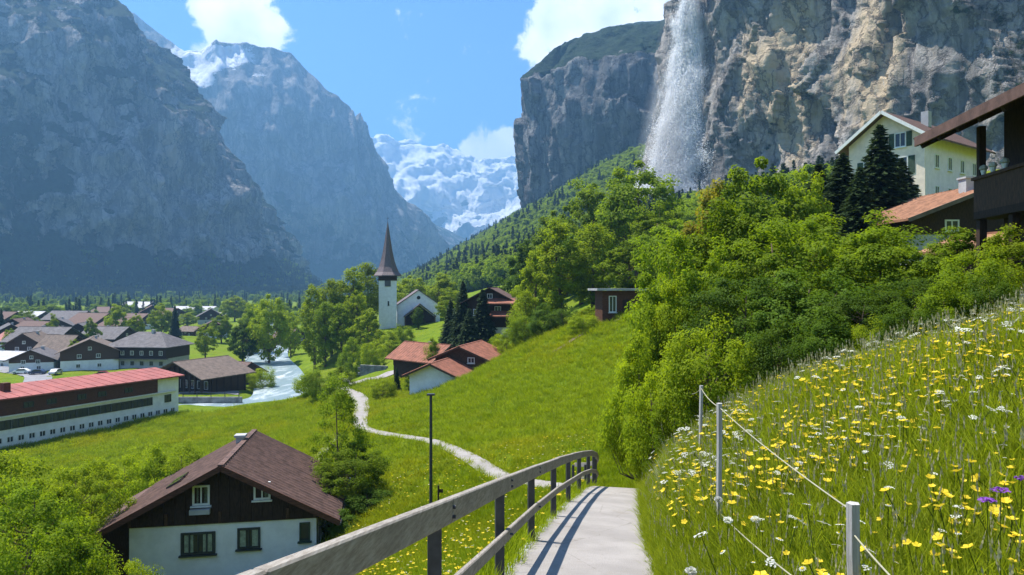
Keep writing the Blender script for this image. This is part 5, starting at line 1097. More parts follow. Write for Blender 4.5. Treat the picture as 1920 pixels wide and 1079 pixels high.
S_ = [  # leaf_dark shrubs darken the thicket's foot as painted shadow
 (SHRUB[0], 1330, 16.6, 608, 190, 'leaf_yellow', 'yellowish shrub behind the tall fence posts'),
 (SHRUB[1], 1198, 20.5, 650, 130, 'leaf_fresh', 'light green bush overhanging the meadow at the path bend'),
 (SHRUB[0], 1225, 18.8, 690, 120, 'leaf_fresh', 'low light green bush at the foot of the leaning tree'),
 (SHRUB[1], 1222, 22.5, 600, 90, 'leaf_mid', 'rounded bush behind the light green one at the bend'),
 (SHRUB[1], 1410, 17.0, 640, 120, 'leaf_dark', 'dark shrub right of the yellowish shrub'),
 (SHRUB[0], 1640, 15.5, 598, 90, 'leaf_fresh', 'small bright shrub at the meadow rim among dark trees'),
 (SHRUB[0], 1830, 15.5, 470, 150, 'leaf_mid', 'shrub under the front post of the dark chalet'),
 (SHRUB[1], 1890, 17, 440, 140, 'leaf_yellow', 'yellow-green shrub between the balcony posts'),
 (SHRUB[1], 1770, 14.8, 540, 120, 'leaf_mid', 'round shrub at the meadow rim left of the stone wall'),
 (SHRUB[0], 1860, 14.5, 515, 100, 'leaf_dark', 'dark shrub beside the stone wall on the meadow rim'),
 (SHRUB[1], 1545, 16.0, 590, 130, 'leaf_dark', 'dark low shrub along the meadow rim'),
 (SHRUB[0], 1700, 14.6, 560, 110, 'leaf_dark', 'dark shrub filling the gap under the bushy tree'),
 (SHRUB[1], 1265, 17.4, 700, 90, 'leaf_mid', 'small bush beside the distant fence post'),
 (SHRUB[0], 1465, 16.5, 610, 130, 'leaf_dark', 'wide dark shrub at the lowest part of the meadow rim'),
]
for p, px, d, yt, w, m_, lab in S_: tpx('shrub', lab, p, px, d, yt, w, m_, cat='shrub')
tpx('broadleaf_tree', 'tall round-topped tree crowning the thicket under the cliff', MID[0], 1425, 46, 305, 200, 'leaf_mid')
tpx('broadleaf_tree', 'rust-tinged tree left of the round-topped thicket tree', MID[1], 1335, 46, 352, 140, 'leaf_rust')
tpx('broadleaf_tree', 'yellow-green tree between thicket and spruces', MID[2], 1505, 50, 335, 120, 'leaf_yellow')
for px, d, yt, w, lab in ((1650, 56, 238, 150, 'tallest dark spruce in front of the cream gable'), (1580, 54, 292, 150, 'dark spruce left of the tallest one'), (1535, 58, 312, 140, 'dark spruce next to the yellow-green tree'), (1612, 50, 318, 130, 'short dark spruce between the two taller spruces'), (1690, 60, 300, 110, 'dark spruce hugging the corner of the white house')):
    tpx('spruce_tree', lab, CON[int(px) % 2], px, d, yt, w, 'needle_dark')
# --- trees on the slope behind the meadow
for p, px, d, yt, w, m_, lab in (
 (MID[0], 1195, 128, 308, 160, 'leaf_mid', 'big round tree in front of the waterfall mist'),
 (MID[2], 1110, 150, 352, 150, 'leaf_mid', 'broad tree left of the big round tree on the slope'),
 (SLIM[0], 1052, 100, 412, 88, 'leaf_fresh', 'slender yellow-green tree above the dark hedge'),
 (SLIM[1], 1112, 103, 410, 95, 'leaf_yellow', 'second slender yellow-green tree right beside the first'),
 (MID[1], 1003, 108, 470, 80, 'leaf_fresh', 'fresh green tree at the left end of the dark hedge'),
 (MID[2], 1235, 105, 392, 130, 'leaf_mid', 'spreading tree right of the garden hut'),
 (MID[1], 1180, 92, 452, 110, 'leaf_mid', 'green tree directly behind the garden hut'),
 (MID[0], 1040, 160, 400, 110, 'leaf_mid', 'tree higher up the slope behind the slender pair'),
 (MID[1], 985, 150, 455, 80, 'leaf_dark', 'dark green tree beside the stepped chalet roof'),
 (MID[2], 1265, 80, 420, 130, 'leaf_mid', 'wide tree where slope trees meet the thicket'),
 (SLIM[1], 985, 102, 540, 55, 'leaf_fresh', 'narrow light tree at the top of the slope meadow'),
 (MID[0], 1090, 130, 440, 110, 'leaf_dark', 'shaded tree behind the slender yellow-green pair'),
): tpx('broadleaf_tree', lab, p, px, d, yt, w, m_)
for k, (px, d, yt, w, m_, lab) in enumerate(((1092, 78, 590, 66, 'leaf_fresh', 'rounded light bush in front of the garden hut'), (1020, 90, 575, 60, 'leaf_dark', 'dark bush at the left of the hedge row'), (1055, 88, 578, 60, 'leaf_dark', 'dark bush in the middle of the hedge row'), (1125, 84, 572, 50, 'leaf_mid', 'bush at the hut end of the hedge row'), (985, 94, 590, 70, 'leaf_mid', 'bush on the crest of the slope meadow'), (950, 100, 622, 50, 'leaf_fresh', 'small bush right of the stepped chalet'))):
    tpx('shrub', lab, SHRUB[k % 2], px, d, yt, w, m_, cat='shrub')
# --- around the church and houses
for p, px, d, yt, w, m_, lab in (
 (SLIM[0], 590, 182, 532, 52, 'leaf_fresh', 'tall light tree closest to the river in the church grove'),
 (SLIM[1], 622, 188, 516, 58, 'leaf_fresh', 'tall column-like tree in the middle of the church grove'),
 (SLIM[0], 655, 192, 500, 60, 'leaf_fresh', 'tallest light tree of the church grove'),
 (SLIM[1], 690, 205, 486, 58, 'leaf_yellow', 'yellow-green tree right behind the church tower'),
 (SLIM[1], 610, 178, 560, 46, 'leaf_mid', 'deep green tree at the front of the church grove'),
 (SLIM[0], 640, 176, 568, 50, 'leaf_mid', 'green tree below the tallest one in the church grove'),
 (MID[1], 690, 170, 582, 62, 'leaf_fresh', 'round fresh tree beneath the church tower'),
 (MID[0], 668, 180, 548, 50, 'leaf_fresh', 'leafy tree between the grove and the tower foot'),
 (MID[0], 770, 240, 520, 80, 'leaf_fresh', 'broad light tree behind the nave roof'),
 (MID[1], 830, 235, 515, 70, 'leaf_fresh', 'tall light tree right of the nave'),
 (MID[2], 845, 190, 545, 60, 'leaf_yellow', 'yellowish tree beside the nave end'),
 (SLIM[1], 784, 192, 575, 22, 'leaf_dark', 'slim dark tree standing before the church porch'),
 (MID[0], 505, 225, 556, 78, 'leaf_fresh', 'large light tree on the river bank opposite the grove'),
 (MID[1], 455, 222, 602, 60, 'leaf_dark', 'dark rounded tree behind the timber hall'),
 (MID[2], 480, 260, 575, 56, 'leaf_mid', 'mid green tree left of the large river bank tree'),
 (MID[0], 440, 480, 556, 46, 'leaf_fresh', 'pale green tree alone on the far meadow'),
 (MID[1], 218, 300, 573, 46, 'leaf_fresh', 'light green tree in the middle of the village roofs'),
 (MID[0], 303, 330, 571, 44, 'leaf_fresh', 'light green tree beside the dark village spruce'),
 (MID[2], 352, 420, 588, 36, 'leaf_fresh', 'small light tree right of the dark village spruce'),
 (MID[0], 48, 330, 582, 50, 'leaf_mid', 'green tree above the dull pink roof'),
 (MID[1], 10, 420, 576, 40, 'leaf_dark', 'dark tree at the village edge under the mountain'),
 (MID[2], 95, 470, 572, 44, 'leaf_mid', 'mid green tree behind the lilac-grey roof'),
 (MID[0], 530, 420, 566, 40, 'leaf_mid', 'tree where the river leaves the village'),
): tpx('broadleaf_tree', lab, p, px, d, yt, w, m_)
for k, (px, d, yt, w, m_, lab) in enumerate(((255, 285, 590, 30, 'leaf_fresh', 'light tree left of the hipped roof ridge'), (170, 250, 598, 30, 'leaf_mid', 'small tree between the brown chalet and the dark barn-like house'), (385, 240, 612, 40, 'leaf_fresh', 'fresh tree on the meadow behind the timber hall'), (415, 300, 590, 40, 'leaf_mid', 'tree beside the brown-gabled chalet'), (100, 290, 590, 26, 'leaf_fresh', 'small light tree behind the large grey roof'), (140, 205, 640, 26, 'leaf_mid', 'low tree at the car park edge'), (20, 240, 618, 30, 'leaf_mid', 'tree beside the low pale-roofed shed'), (470, 330, 570, 44, 'leaf_fresh', 'light tree at the far river meadow'), (545, 245, 590, 40, 'leaf_fresh', 'light tree right on the river edge'), (350, 520, 578, 30, 'leaf_mid', 'far tree in front of the long barn'), (235, 470, 578, 30, 'leaf_fresh', 'far light tree above the brown house'))):
    tpx('broadleaf_tree', lab, MID[k % 3], px, d, yt, w, m_)
for px, d, yt, w, lab in ((328, 325, 574, 24, 'dark pointed spruce among the light village trees'), (868, 128, 530, 62, 'tall dark spruce left of the stepped chalet'), (905, 124, 545, 64, 'dark spruce in front of the stepped chalet'), (845, 135, 565, 50, 'smaller dark spruce on the church side of the tall one'), (880, 120, 580, 56, 'low dark spruce below the stepped chalet'), (2, 300, 580, 22, 'dark spruce at the village edge near the pink roof'), (744, 97, 690, 18, 'slim dark cypress-like spruce at the red-roofed house corner')):
    tpx('spruce_tree', lab, CON[int(px) % 2], px, d, yt, w, 'needle_dark')
for k, (px, d, yt, w, m_, lab) in enumerate((
 (718, 88, 712, 52, 'leaf_fresh', 'round bright bush beside the path junction'), (772, 93, 700, 26, 'leaf_dark', 'dark upright bush at the wall of the red-roofed house'), (600, 100, 690, 80, 'leaf_mid', 'broad green bush between river and path'), (640, 110, 690, 50, 'leaf_mid', 'bush beside the gravel road below the church'), (575, 112, 706, 50, 'leaf_fresh', 'light bush at the water edge'),
 (450, 172, 688, 50, 'leaf_fresh', 'light hedge bush beside the timber hall posts'), (490, 170, 690, 50, 'leaf_fresh', 'light hedge bush at the river end of the valley road'), (810, 110, 640, 40, 'leaf_mid', 'bush behind the pale red roof'), (700, 150, 640, 50, 'leaf_fresh', 'bush on the bank under the church tower'), (730, 160, 625, 50, 'leaf_yellow', 'yellowish bush below the nave'), (935, 112, 630, 40, 'leaf_mid', 'bush behind the taller red-roofed chalet'), (660, 160, 640, 50, 'leaf_mid', 'bush at the lower end of the church grove'), (755, 170, 610, 44, 'leaf_mid', 'bush beside the church porch'))):
    tpx('shrub', lab, SHRUB[k % 2], px, d, yt, w, m_, cat='shrub')
# --- around the foreground chalet
for p, nm, px, d, yt, w, m_, lab in (
 (LOOSE[0], 'broadleaf_tree', 634, 39, 690, 120, 'leaf_mid', 'loose airy tree with thin top right of the foreground chalet'),
 (NEAR[0], 'broadleaf_tree', 665, 37.5, 830, 130, 'leaf_mid', 'dense low tree against the eaves of the foreground chalet'),
 (LOOSE[0], 'broadleaf_tree', 344, 40, 818, 130, 'leaf_fresh', 'thin tree behind the roof of the foreground chalet'),
 (NEAR[2], 'broadleaf_tree', 50, 25, 885, 220, 'leaf_mid', 'wide leafy tree left of the foreground chalet'),
 (NEAR[1], 'broadleaf_tree', 120, 29, 905, 130, 'leaf_fresh', 'fresh green tree at the left eaves of the foreground chalet'),
 (NEAR[0], 'broadleaf_tree', -20, 28, 850, 220, 'leaf_fresh', 'light tree at the edge of the lower garden'),
 (NEAR[2], 'broadleaf_tree', 150, 33, 850, 170, 'leaf_fresh', 'light green tree behind the wide leafy one'),
): tpx(nm, lab, p, px, d, yt, w, m_)
for k, (px, d, yt, w, m_, lab) in enumerate(((240, 24, 1045, 110, 'leaf_fresh', 'bright bush in front of the white chalet wall'), (130, 21, 1000, 150, 'leaf_mid', 'thick bush below the wide leafy tree'), (40, 20, 985, 180, 'leaf_mid', 'thick bush at the garden edge under the light tree'), (290, 42, 850, 90, 'leaf_fresh', 'light bush behind the chalet skylights'), (690, 36, 920, 90, 'leaf_dark', 'dark bush under the loose airy tree'), (640, 34, 960, 70, 'leaf_dark', 'dark bush at the right corner of the chalet'), (235, 44, 850, 90, 'leaf_fresh', 'light bush beside the thin tree'))):
    tpx('shrub', lab, SHRUB[k % 2], px, d, yt, w, m_, cat='shrub')

# ------------------------------------------------------------------ scattered stuff by geometry nodes
def scatter(name, pts, rot, sc, protos, label, cat, g=np.random.default_rng(1)):
    n = len(pts); me = bpy.data.meshes.new(name); me.vertices.add(n); me.vertices.foreach_set('co', np.asarray(pts, np.float32).ravel())
    for k, ty, v in (('rot', 'FLOAT_VECTOR', rot), ('sc', 'FLOAT_VECTOR', sc), ('pick', 'INT', g.integers(0, len(protos), n))):
        a = me.attributes.new(k, ty, 'POINT'); a.data.foreach_set('vector' if ty == 'FLOAT_VECTOR' else 'value', np.asarray(v, np.int32 if ty == 'INT' else np.float32).ravel())
    o = link(name, me); tag(o, label, cat, kind='stuff')
    ng = bpy.data.node_groups.new(name + '_scatter', 'GeometryNodeTree')
    ng.interface.new_socket('Geometry', in_out='INPUT', socket_type='NodeSocketGeometry'); ng.interface.new_socket('Geometry', in_out='OUTPUT', socket_type='NodeSocketGeometry')
    N = ng.nodes.new; L = ng.links.new; gi, go = N('NodeGroupInput'), N('NodeGroupOutput'); iop = N('GeometryNodeInstanceOnPoints'); jn = N('GeometryNodeJoinGeometry')
    for p in protos:
        oi = N('GeometryNodeObjectInfo'); oi.inputs['Object'].default_value = p; oi.inputs['As Instance'].default_value = True; oi.transform_space = 'ORIGINAL'; L(oi.outputs['Geometry'], jn.inputs[0])
    def na(nm, ty): x = N('GeometryNodeInputNamedAttribute'); x.data_type = ty; x.inputs['Name'].default_value = nm; return x.outputs['Attribute']
    L(gi.outputs[0], iop.inputs['Points']); L(jn.outputs[0], iop.inputs['Instance']); iop.inputs['Pick Instance'].default_value = True
    L(na('pick', 'INT'), iop.inputs['Instance Index']); L(na('rot', 'FLOAT_VECTOR'), iop.inputs['Rotation']); L(na('sc', 'FLOAT_VECTOR'), iop.inputs['Scale'])
    L(iop.outputs[0], go.inputs[0]); md = o.modifiers.new('scatter', 'NODES'); md.node_group = ng
    return o
def rots(n, tilt, g): return np.stack([g.normal(0, tilt, n), g.normal(0, tilt, n), g.uniform(0, 6.28, n)], 1)

fo = scatter('falling_spray', FALL['pts'], rots(len(FALL['pts']), .25, np.random.default_rng(3)), np.repeat(FALL['sc'][:, None], 3, 1), [FALL['puff']], '', ''); fo.parent = FALL['w']
# forest on the right valley side and below the mountains
first_far = [tree('broadleaf_tree', 'light broadleaf tree on the wooded valley side above the church', FAR[k], *p, h=15, mat=m_, group='light trees on the wooded slope') for k, (p, m_) in enumerate((((12, 420), 'leaf_mid'), ((40, 450), 'leaf_mid')))]
first_con = [tree('spruce_tree', 'dark spruce on the wooded valley side above the church', CONF[k], *p, h=19, mat='needle_dark', group='dark spruces on the wooded slope') for k, p in enumerate(((-12, 470), (25, 520)))]
crF = [[c for c in o.children if c.name.startswith('crown')][0] for o in first_far]; crC = [[c for c in o.children if c.name.startswith('crown')][0] for o in first_con]
def forest():
    g = np.random.default_rng(8); n = 26000; y = np.exp(g.uniform(math.log(190), math.log(1650), n)); x = g.uniform(-.30, .55, n) * y + g.uniform(-10, 10, n)
    y2 = g.uniform(780, 1550, 9000); x2 = g.uniform(-290, 170, 9000); y = np.concatenate([y, y2]); x = np.concatenate([x, x2]); n = len(x)
    toe = np.interp(y, [150, 200, 300, 550, 900, 1500, 1700], [20, 25, -10, -75, -150, -265, -300])
    den = fbm(x / 70, y / 70, 2.0, 4)
    ok = (x > toe + 8 + 12 * pnoise(x / 40, y / 40, 5.)) & (den > -.75) & (x < .24 * y + 40 + 60 * (y < 400))
    clear = (np.abs(960 + 1280 * x / y - 930) < 45) & (y < 330) & (y > 200)     # open meadow tongue above the stepped chalet
    ok &= ~clear
    x, y = x[ok], y[ok]; z = T(x, y)
    # do not grow inside the cliffs
    keep = np.ones(len(x), bool)
    for P in (NP, FP):
        q = P[40, ::6, :2]
        for c in np.array_split(np.arange(len(x)), 8):
            d2 = np.min((x[c][:, None] - q[None, :, 0]) ** 2 + (y[c][:, None] - q[None, :, 1]) ** 2, 1); keep[c] &= d2 > 15 ** 2
    
    x, y, z = x[keep], y[keep], z[keep]
    con = fbm(x / 90, y / 90, 9., 3) + g.normal(0, .25, len(x)) > .42
    f = g.uniform(.6, 1.15, len(x)) * np.interp(y, [190, 400, 1600], [.8, 1.15, 1.45])
    for nm, m_, pr, lab in (('broadleaf_forest', ~con, crF, 'light green broadleaf wood covering the valley side under the cliffs'), ('spruce_forest', con, crC, 'dark spruce stands in the wood under the cliffs')):
        k = m_.sum(); s = f[m_] * (.95 if nm[0] == 'b' else .9); scatter(nm, np.stack([x[m_], y[m_], z[m_] - .8], 1), rots(k, .03, g), np.stack([s * g.uniform(.9, 1.2, k), s, s * g.uniform(.85, 1.15, k)], 1), pr, lab, 'forest')
    # foot of the left mountain
    n = 9000; y = g.uniform(500, 1750, n); u = g.uniform(0, 1, n) ** 1.6; lx = np.interp(y, [250, 600, 860, 1110, 1290, 1450, 1610, 1800], [-1500, -1300, -1100, -880, -700, -560, -470, -440])
    x = lx + 90 - 200 * u + 60 * fbm(y / 130, u * 2, 3., 3); keep = (np.abs(x / y) < 1.0) & (y > 560); x, y, u, lx = x[keep], y[keep], u[keep], lx[keep]
    nz_ = np.clip(-(x - lx), 0, 200); z = np.maximum(T(x, y), -30 + nz_ * .75)
    s = g.uniform(.7, 1.2, len(x)); scatter('mountain_forest', np.stack([x, y, z - 1.5], 1), rots(len(x), .03, g), np.stack([s * 1.15, s * 1.15, s * 1.1], 1), crC + crC + crF[:1], 'dark forest belt along the foot of the left mountain wall', 'forest')
    # valley floor tree rows
    n = 2600; y = np.exp(g.uniform(math.log(430), math.log(1500), n)); x = -g.uniform(.16, .80, n) * y; ok = fbm(x / 60, y / 60, 6., 3) > np.interp(y, [430, 700, 1500], [.32, .1, -.25]); x, y = x[ok], y[ok]; z = T(x, y); s = g.uniform(.5, .95, len(x))
    scatter('valley_wood', np.stack([x, y, z - .5], 1), rots(len(x), .03, g), np.stack([s, s, s], 1), crF + crC[:1], 'rows of trees along the far valley floor', 'forest')
    # scrub on the ledge where the thin waterfall lands
    # shadowed hedge line over the slope meadow
forest()

# ------------------------------------------------------------------ grass and flowers
def tuft(seed, n, h, spread, width, mat, bend=.5, seeds=0):
    g = np.random.default_rng(seed); V = []; F = []; var = []; mi = []
    for b in range(n):
        a = g.uniform(0, 6.28); r = spread * math.sqrt(g.uniform()); x0, y0 = r * math.cos(a), r * math.sin(a); da = a + g.normal(0, .8); hh = h * g.uniform(.55, 1.15); bd = bend * hh * g.uniform(.2, 1.1); w = width * g.uniform(.7, 1.3)
        sx, sy = -math.sin(da + g.normal(0, .6)), math.cos(da); i0 = len(V); v = g.uniform()
        for f in (0, .4, .75):
            px, py, pz = x0 + math.cos(da) * bd * f * f, y0 + math.sin(da) * bd * f * f, hh * f * (1 - .12 * f); ww = w * (1 - .55 * f) / 2
            V += [(px - sx * ww, py - sy * ww, pz), (px + sx * ww, py + sy * ww, pz)]; var += [v * .7 + .3 * f] * 2
        V.append((x0 + math.cos(da) * bd, y0 + math.sin(da) * bd, hh * .9)); var.append(v * .7 + .3)
        F += [(i0, i0 + 1, i0 + 3, i0 + 2), (i0 + 2, i0 + 3, i0 + 5, i0 + 4), (i0 + 4, i0 + 5, i0 + 6)]; mi += [0, 0, 0]
    for b in range(seeds):
        a = g.uniform(0, 6.28); r = spread * g.uniform(0, 1); hh = h * g.uniform(1.05, 1.45); x0, y0 = r * math.cos(a), r * math.sin(a); x1, y1 = x0 + g.normal(0, .12) * h, y0 + g.normal(0, .12) * h; i0 = len(V)
        V += [(x0 - .002, y0, 0), (x0 + .002, y0, 0), (x1, y1, hh)]; F.append((i0, i0 + 1, i0 + 2)); mi.append(0); var += [.5] * 3
        for k in range(4):
            zz = hh * (.86 + .04 * k); q = .86 + .04 * k; cx_, cy_ = x0 + (x1 - x0) * q, y0 + (y1 - y0) * q; ang = g.uniform(0, 3.14); i0 = len(V); s = .007
            V += [(cx_ - math.cos(ang) * s, cy_ - math.sin(ang) * s, zz), (cx_, cy_, zz - .02), (cx_ + math.cos(ang) * s, cy_ + math.sin(ang) * s, zz), (cx_, cy_, zz + .03)]; F.append((i0, i0 + 1, i0 + 2, i0 + 3)); mi.append(1); var += [g.uniform()] * 4
    me = bpy.data.meshes.new('grass_tuft'); me.from_pydata(V, [], F); a = me.attributes.new('var', 'FLOAT', 'POINT'); a.data.foreach_set('value', np.array(var, np.float32)); me.update()
    me.materials.append(M[mat]); me.materials.append(M['seed_head']); me.polygons.foreach_set('material_index', mi); return me
def flower(kind, seed, h):
    g = np.random.default_rng(seed); V = []; F = []; mi = []; var = []
    def quad(ps, m_): i = len(V); V.extend(ps); F.append(tuple(range(i, i + len(ps)))); mi.append(m_); var.extend([g.uniform()] * len(ps))
    bx, by = g.normal(0, .04), g.normal(0, .04); w = .0022
    for a in (0, 1.57): quad([(-w * math.cos(a), -w * math.sin(a), 0), (w * math.cos(a), w * math.sin(a), 0), (bx + w * math.cos(a), by + w * math.sin(a), h), (bx - w * math.cos(a), by - w * math.sin(a), h)], 0)
    if kind == 'butter':
        for k in range(5):
            a = 2 * math.pi * k / 5; r = .027; quad([(bx, by, h), (bx + math.cos(a - .55) * r * .8, by + math.sin(a - .55) * r * .8, h + .010), (bx + math.cos(a) * r, by + math.sin(a) * r, h + .014), (bx + math.cos(a + .55) * r * .8, by + math.sin(a + .55) * r * .8, h + .010)], 1)
    elif kind == 'daisy':
        for k in range(11):
            a = 2 * math.pi * k / 11; r = .023; quad([(bx, by, h + .004), (bx + math.cos(a - .2) * r * .8, by + math.sin(a - .2) * r * .8, h), (bx + math.cos(a) * r, by + math.sin(a) * r, h - .003), (bx + math.cos(a + .2) * r * .8, by + math.sin(a + .2) * r * .8, h)], 1)
        quad([(bx + .010 * math.cos(q), by + .010 * math.sin(q), h + .007) for q in np.linspace(0, 5.5, 7)], 2)
    elif kind == 'umbel':
        for k in range(26):
            a = g.uniform(0, 6.28); r = .036 * math.sqrt(g.uniform()); z = h + .010 - r * r * 6; x, y = bx + r * math.cos(a), by + r * math.sin(a); s = .007
            quad([(bx, by, h - .05), (bx + .001, by, h - .05), (x, y, z)], 0); b = g.uniform(0, 3); quad([(x + s * math.cos(b + q), y + s * math.sin(b + q), z + g.normal(0, .002)) for q in (0, 1.57, 3.14, 4.71)], 1)
    elif kind == 'puff':
        for k in range(90):
            d = g.normal(size=3); d /= np.linalg.norm(d); t = np.cross(d, g.normal(size=3)); t /= np.linalg.norm(t); c = np.array([bx, by, h]) + d * .024; s = .008
            quad([tuple(c - t * s), tuple(c + d * s * .8), tuple(c + t * s), tuple(c - d * s * 1.5)], 1)
    elif kind == 'scabious':
        for k in range(46):
            a = g.uniform(0, 6.28); r = .036 * math.sqrt(g.uniform()); z = h + .016 - r * r * 9; x, y = bx + r * math.cos(a), by + r * math.sin(a); b = g.uniform(0, 3); s = .009
            quad([(x + s * math.cos(b + q), y + s * math.sin(b + q), z + g.normal(0, .004)) for q in (0, 1.57, 3.14, 4.71)], 1)
    me = bpy.data.meshes.new('flower'); me.from_pydata(V, [], F); a = me.attributes.new('var', 'FLOAT', 'POINT'); a.data.foreach_set('value', np.array(var, np.float32)); me.update()
    for m_ in ('stem_green', {'butter': 'petal_yellow', 'daisy': 'petal_white', 'umbel': 'petal_white', 'puff': 'petal_white', 'scabious': 'petal_purple'}[kind], 'petal_yellow'): me.materials.append(M[m_])
    me.polygons.foreach_set('material_index', mi); return me

def right_edge(y): return np.interp(y, PC[:200, 1], PC[:200, 0] + .78)
def meadow_pts(n, g, ymin=1.2, ymax=19.0, xmax=15.0, p=1.35):
    y = ymin + (ymax - ymin) * g.uniform(0, 1, n) ** p; x = right_edge(y) + .02 + (xmax - right_edge(y)) * g.uniform(0, 1, n) ** 1.15
    px = 960 + 1280 * x / y; ok = (px < 2350) & (x < 13.5); x, y = x[ok], y[ok]; return x, y
g = np.random.default_rng(77)
tall = []
for k, (n_, h_) in enumerate(((34, .42), (30, .50), (38, .36), (26, .46))):
    o = link('grass_tuft', tuft(100 + k, n_, h_, .13, .0085, 'grass_tall', .55, 1 if k == 1 else 0)); x, y = 2.6 + .5 * k, 6.0 + .4 * k; o.location = (x, y, tz(x, y) - .02); tag(o, 'tall grass tuft in the flower meadow', 'grass', kind='stuff'); tall.append(o)
x, y = meadow_pts(38000, g); d = np.hypot(x, y); z = T(x, y); s = np.interp(d, [2, 8, 16], [.80, 1.0, 1.15]) * g.uniform(.7, 1.2, len(x)); s *= np.interp(x - right_edge(y), [0, .5, 1.5], [.62, .85, 1.0])
scatter('meadow_grass', np.stack([x, y, z - .02], 1), rots(len(x), .12, g), np.stack([s * np.interp(d, [2, 16], [1, 1.6]), s * np.interp(d, [2, 16], [1, 1.6]), s], 1), tall, 'tall sunlit grass of the flower meadow beside the path', 'grass')
short = []
for k, (n_, h_) in enumerate(((30, .22), (34, .17), (26, .26))):
    o = link('grass_tuft', tuft(120 + k, n_, h_, .15, .010, 'grass_short', .6, 0)); x, y = -2.5 - .5 * k, 14.0; o.location = (x, y, tz(x, y) - .02); tag(o, 'short grass tuft below the railing', 'grass', kind='stuff'); short.append(o)
def slope_pts(n, g, y0, y1, p, xl, xr):
    y = y0 + (y1 - y0) * g.uniform(0, 1, n) ** p; x = g.uniform(xl, xr, n) * y; keep = np.ones(n, bool)
    for c in np.array_split(np.arange(n), max(1, n // 15000)):
        q = (x[c][:, None] - PC[None, ::2, 0]) ** 2 + (y[c][:, None] - PC[None, ::2, 1]) ** 2; j = np.argmin(q, 1); keep[c] = np.sqrt(q[np.arange(len(c)), j]) > PW[::2][j] + .12
    keep &= ~((x > np.interp(y, PC[:200, 1], PC[:200, 0])) & (y < 19)) & ~((np.abs(x + 14.35) < 5.2) & (np.abs(y - 36) < 4.2))
    return x[keep], y[keep]
x, y = slope_pts(32000, g, 3, 34, 1.2, -.9, .22); z = T(x, y); d = np.hypot(x, y); s = g.uniform(.7, 1.3, len(x)) * np.interp(d, [5, 34], [1.0, 1.5])
scatter('slope_grass', np.stack([x, y, z - .02], 1), rots(len(x), .12, g), np.stack([s * 1.15, s * 1.15, s], 1), short, 'short bright grass on the slope below the railing', 'grass')
x, y = slope_pts(36000, g, 30, 112, 1.0, -.95, .20); z = T(x, y); s = g.uniform(.8, 1.5, len(x)) * np.interp(y, [30, 112], [1.3, 2.6])
scatter('hill_grass', np.stack([x, y, z - .05], 1), rots(len(x), .12, g), np.stack([s * 1.7, s * 1.7, s * .9], 1), short, 'bright grass covering the middle slope meadow', 'grass')
# ragged grass along both path edges
i_ = g.integers(0, 330, 5200); sd_ = np.where(g.uniform(0, 1, 5200) < .5, -1.0, 1.0); tg = np.gradient(PC[:, :2], axis=0); tg /= np.linalg.norm(tg, axis=1)[:, None]; of = sd_ * (PW[i_] + np.abs(g.normal(0, .09, 5200)) - .05); jit = g.uniform(-.2, .2, 5200)
x = PC[i_, 0] + tg[i_, 1] * of + tg[i_, 0] * jit; y = PC[i_, 1] - tg[i_, 0] * of + tg[i_, 1] * jit; m_ = (y > 1.0) & ~((sd_ < 0) & (y < 26) & (of > -PW[i_] - .02)); x, y = x[m_], y[m_]; s = g.uniform(.35, .9, len(x))
scatter('edge_grass', np.stack([x, y, T(x, y) - .01], 1), rots(len(x), .25, g), np.stack([s, s, s * .8], 1), short, 'ragged grass fringe growing along the path edges', 'grass')
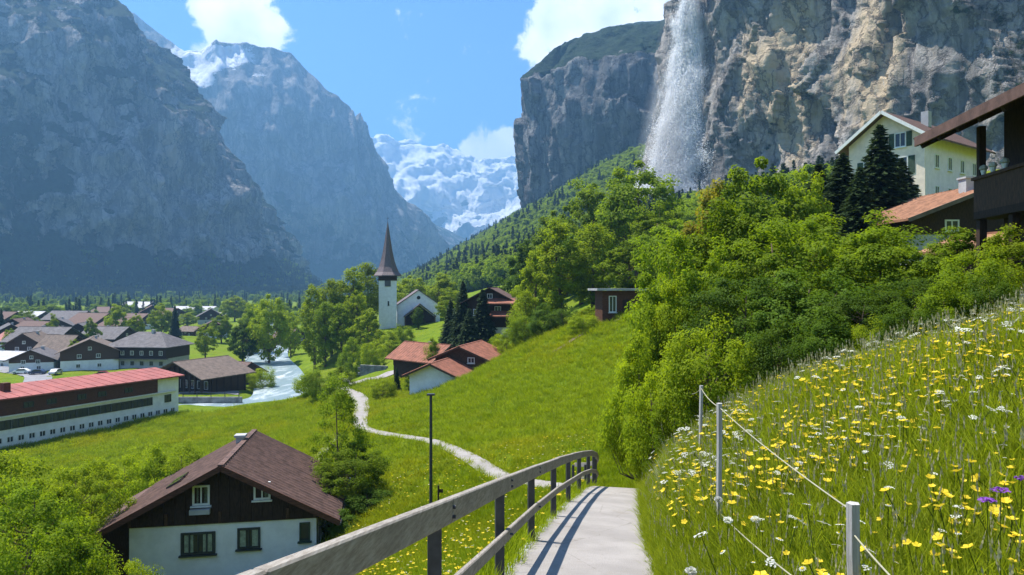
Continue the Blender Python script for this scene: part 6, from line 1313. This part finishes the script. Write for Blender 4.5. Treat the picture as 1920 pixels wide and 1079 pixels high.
# flowers: the ones that show largest are things, the rest is stuff
FK = {'butter': ('buttercup', 'yellow buttercup nodding above the meadow grass', 'buttercups in the meadow', .50, 60), 'daisy': ('ox_eye_daisy', 'white daisy with yellow centre in the flower meadow', 'daisies in the meadow', .50, 40), 'umbel': ('cow_parsley', 'white flat-topped umbel flower in the meadow', 'white umbels in the meadow', .62, 40)}
protoF = {}
for kind, (nm, lab, grp, h_, cnt) in FK.items():
    mes = [flower(kind, 200 + q, h_ * f) for q, f in enumerate((1.0, .88, 1.12))]; protoF[kind] = []
    gg = np.random.default_rng(len(kind) + 4); x, y = meadow_pts(cnt * 4, gg, 3.7, 9.5, 9.0, 1.0); m_ = (960 + 1280 * x / y < 1915) & (x > right_edge(y) + .7); x, y = x[m_][:cnt], y[m_][:cnt]
    for k in range(len(x)):
        o = link(nm, mes[k % 3]); o.location = (x[k], y[k], tz(x[k], y[k])); o.rotation_euler = (gg.normal(0, .12), gg.normal(0, .12), gg.uniform(0, 6.28)); s = gg.uniform(.7, 1.15); o.scale = (s * .95, s * .95, s * .95); tag(o, lab, 'flower', grp)
        if k < 3: protoF[kind].append(o)
    n = {'butter': 7500, 'daisy': 900, 'umbel': 2000}[kind]
    x, y = meadow_pts(n * 2, gg, 3.3, 18.5, 14.0, 1.0); cl = fbm(x / 1.7, y / 1.7, 4.4 + len(kind), 3); pr = sstep(-.25, .3, cl) if kind == 'butter' else sstep(-.4, .4, cl)
    if kind == 'butter': pr = pr * np.interp(y, [2, 5, 10, 18], [1, 1, .8, .35])
    if kind == 'umbel': pr = pr * np.interp(y, [2, 6, 10, 18], [.15, .45, 1, 1])
    m_ = (gg.uniform(0, 1, len(x)) < pr) & (x > right_edge(y) + .35); x, y = x[m_], y[m_]; s = gg.uniform(.6, 1.2, len(x)); hs = gg.uniform(.75, 1.4, len(x))
    scatter({'butter': 'buttercups', 'daisy': 'daisies', 'umbel': 'white_umbels'}[kind], np.stack([x, y, T(x, y)], 1), rots(len(x), .3, gg), np.stack([s * hs * np.interp(y, [2, 18], [1.0, 1.5]), s * hs * np.interp(y, [2, 18], [1.0, 1.5]), s], 1), protoF[kind], {'butter': 'countless yellow buttercups through the flower meadow', 'daisy': 'countless white daisies through the flower meadow', 'umbel': 'countless small white umbels over the flower meadow'}[kind], 'flowers')
for px, py, d, h_ in ((1362, 968, 6.2, .3), (1424, 974, 6.0, .3), (1350, 940, 6.6, .35), (1290, 1060, 5.0, .3)):
    p = at(px, py, d); z = tz(p[0], p[1]); o = link('seed_puff', flower('puff', px, max(.2, p[2] - z))); o.location = (p[0], p[1], z); o.scale = (1.5, 1.5, 1); tag(o, 'round white seed head above the grass near the path', 'flower', 'white seed heads near the path')
for px, py, d in ((1854, 941, 3.6), (1876, 917, 3.7), (1908, 896, 3.8)):
    p = at(px, py, d); z = tz(p[0], p[1]); o = link('scabious', flower('scabious', px, max(.2, p[2] - z))); o.location = (p[0], p[1], z); o.scale = (1.1, 1.1, 1); tag(o, 'purple scabious flower among the yellow buttercups', 'flower', 'purple flowers in the meadow')
# yellow specks below the railing
gg = np.random.default_rng(5); x, y = slope_pts(2600, gg, 8, 40, 1.0, -.3, .12); x, y = x[:1500], y[:1500]; s = gg.uniform(.4, .65, len(x))
scatter('slope_flowers', np.stack([x, y, T(x, y)], 1), rots(len(x), .1, gg), np.stack([s * 3, s * 3, s], 1), protoF['butter'] + protoF['daisy'][:1], 'sparse yellow and white flowers on the slope below the railing', 'flowers')
# pale plumes of grass beside the path
for k, (px, py, d) in enumerate(((1252, 850, 14.5), (1265, 835, 15.0), (1245, 865, 14.0))):
    p = at(px, py, d); o = link('feather_grass', tuft(300 + k, 60, .85, .12, .012, 'grass_pale', .5, 4)); o.location = (p[0], p[1], tz(p[0], p[1])); tag(o, 'pale feathery grass clump where the bank meets the path', 'grass', 'pale grass clumps at the bend')
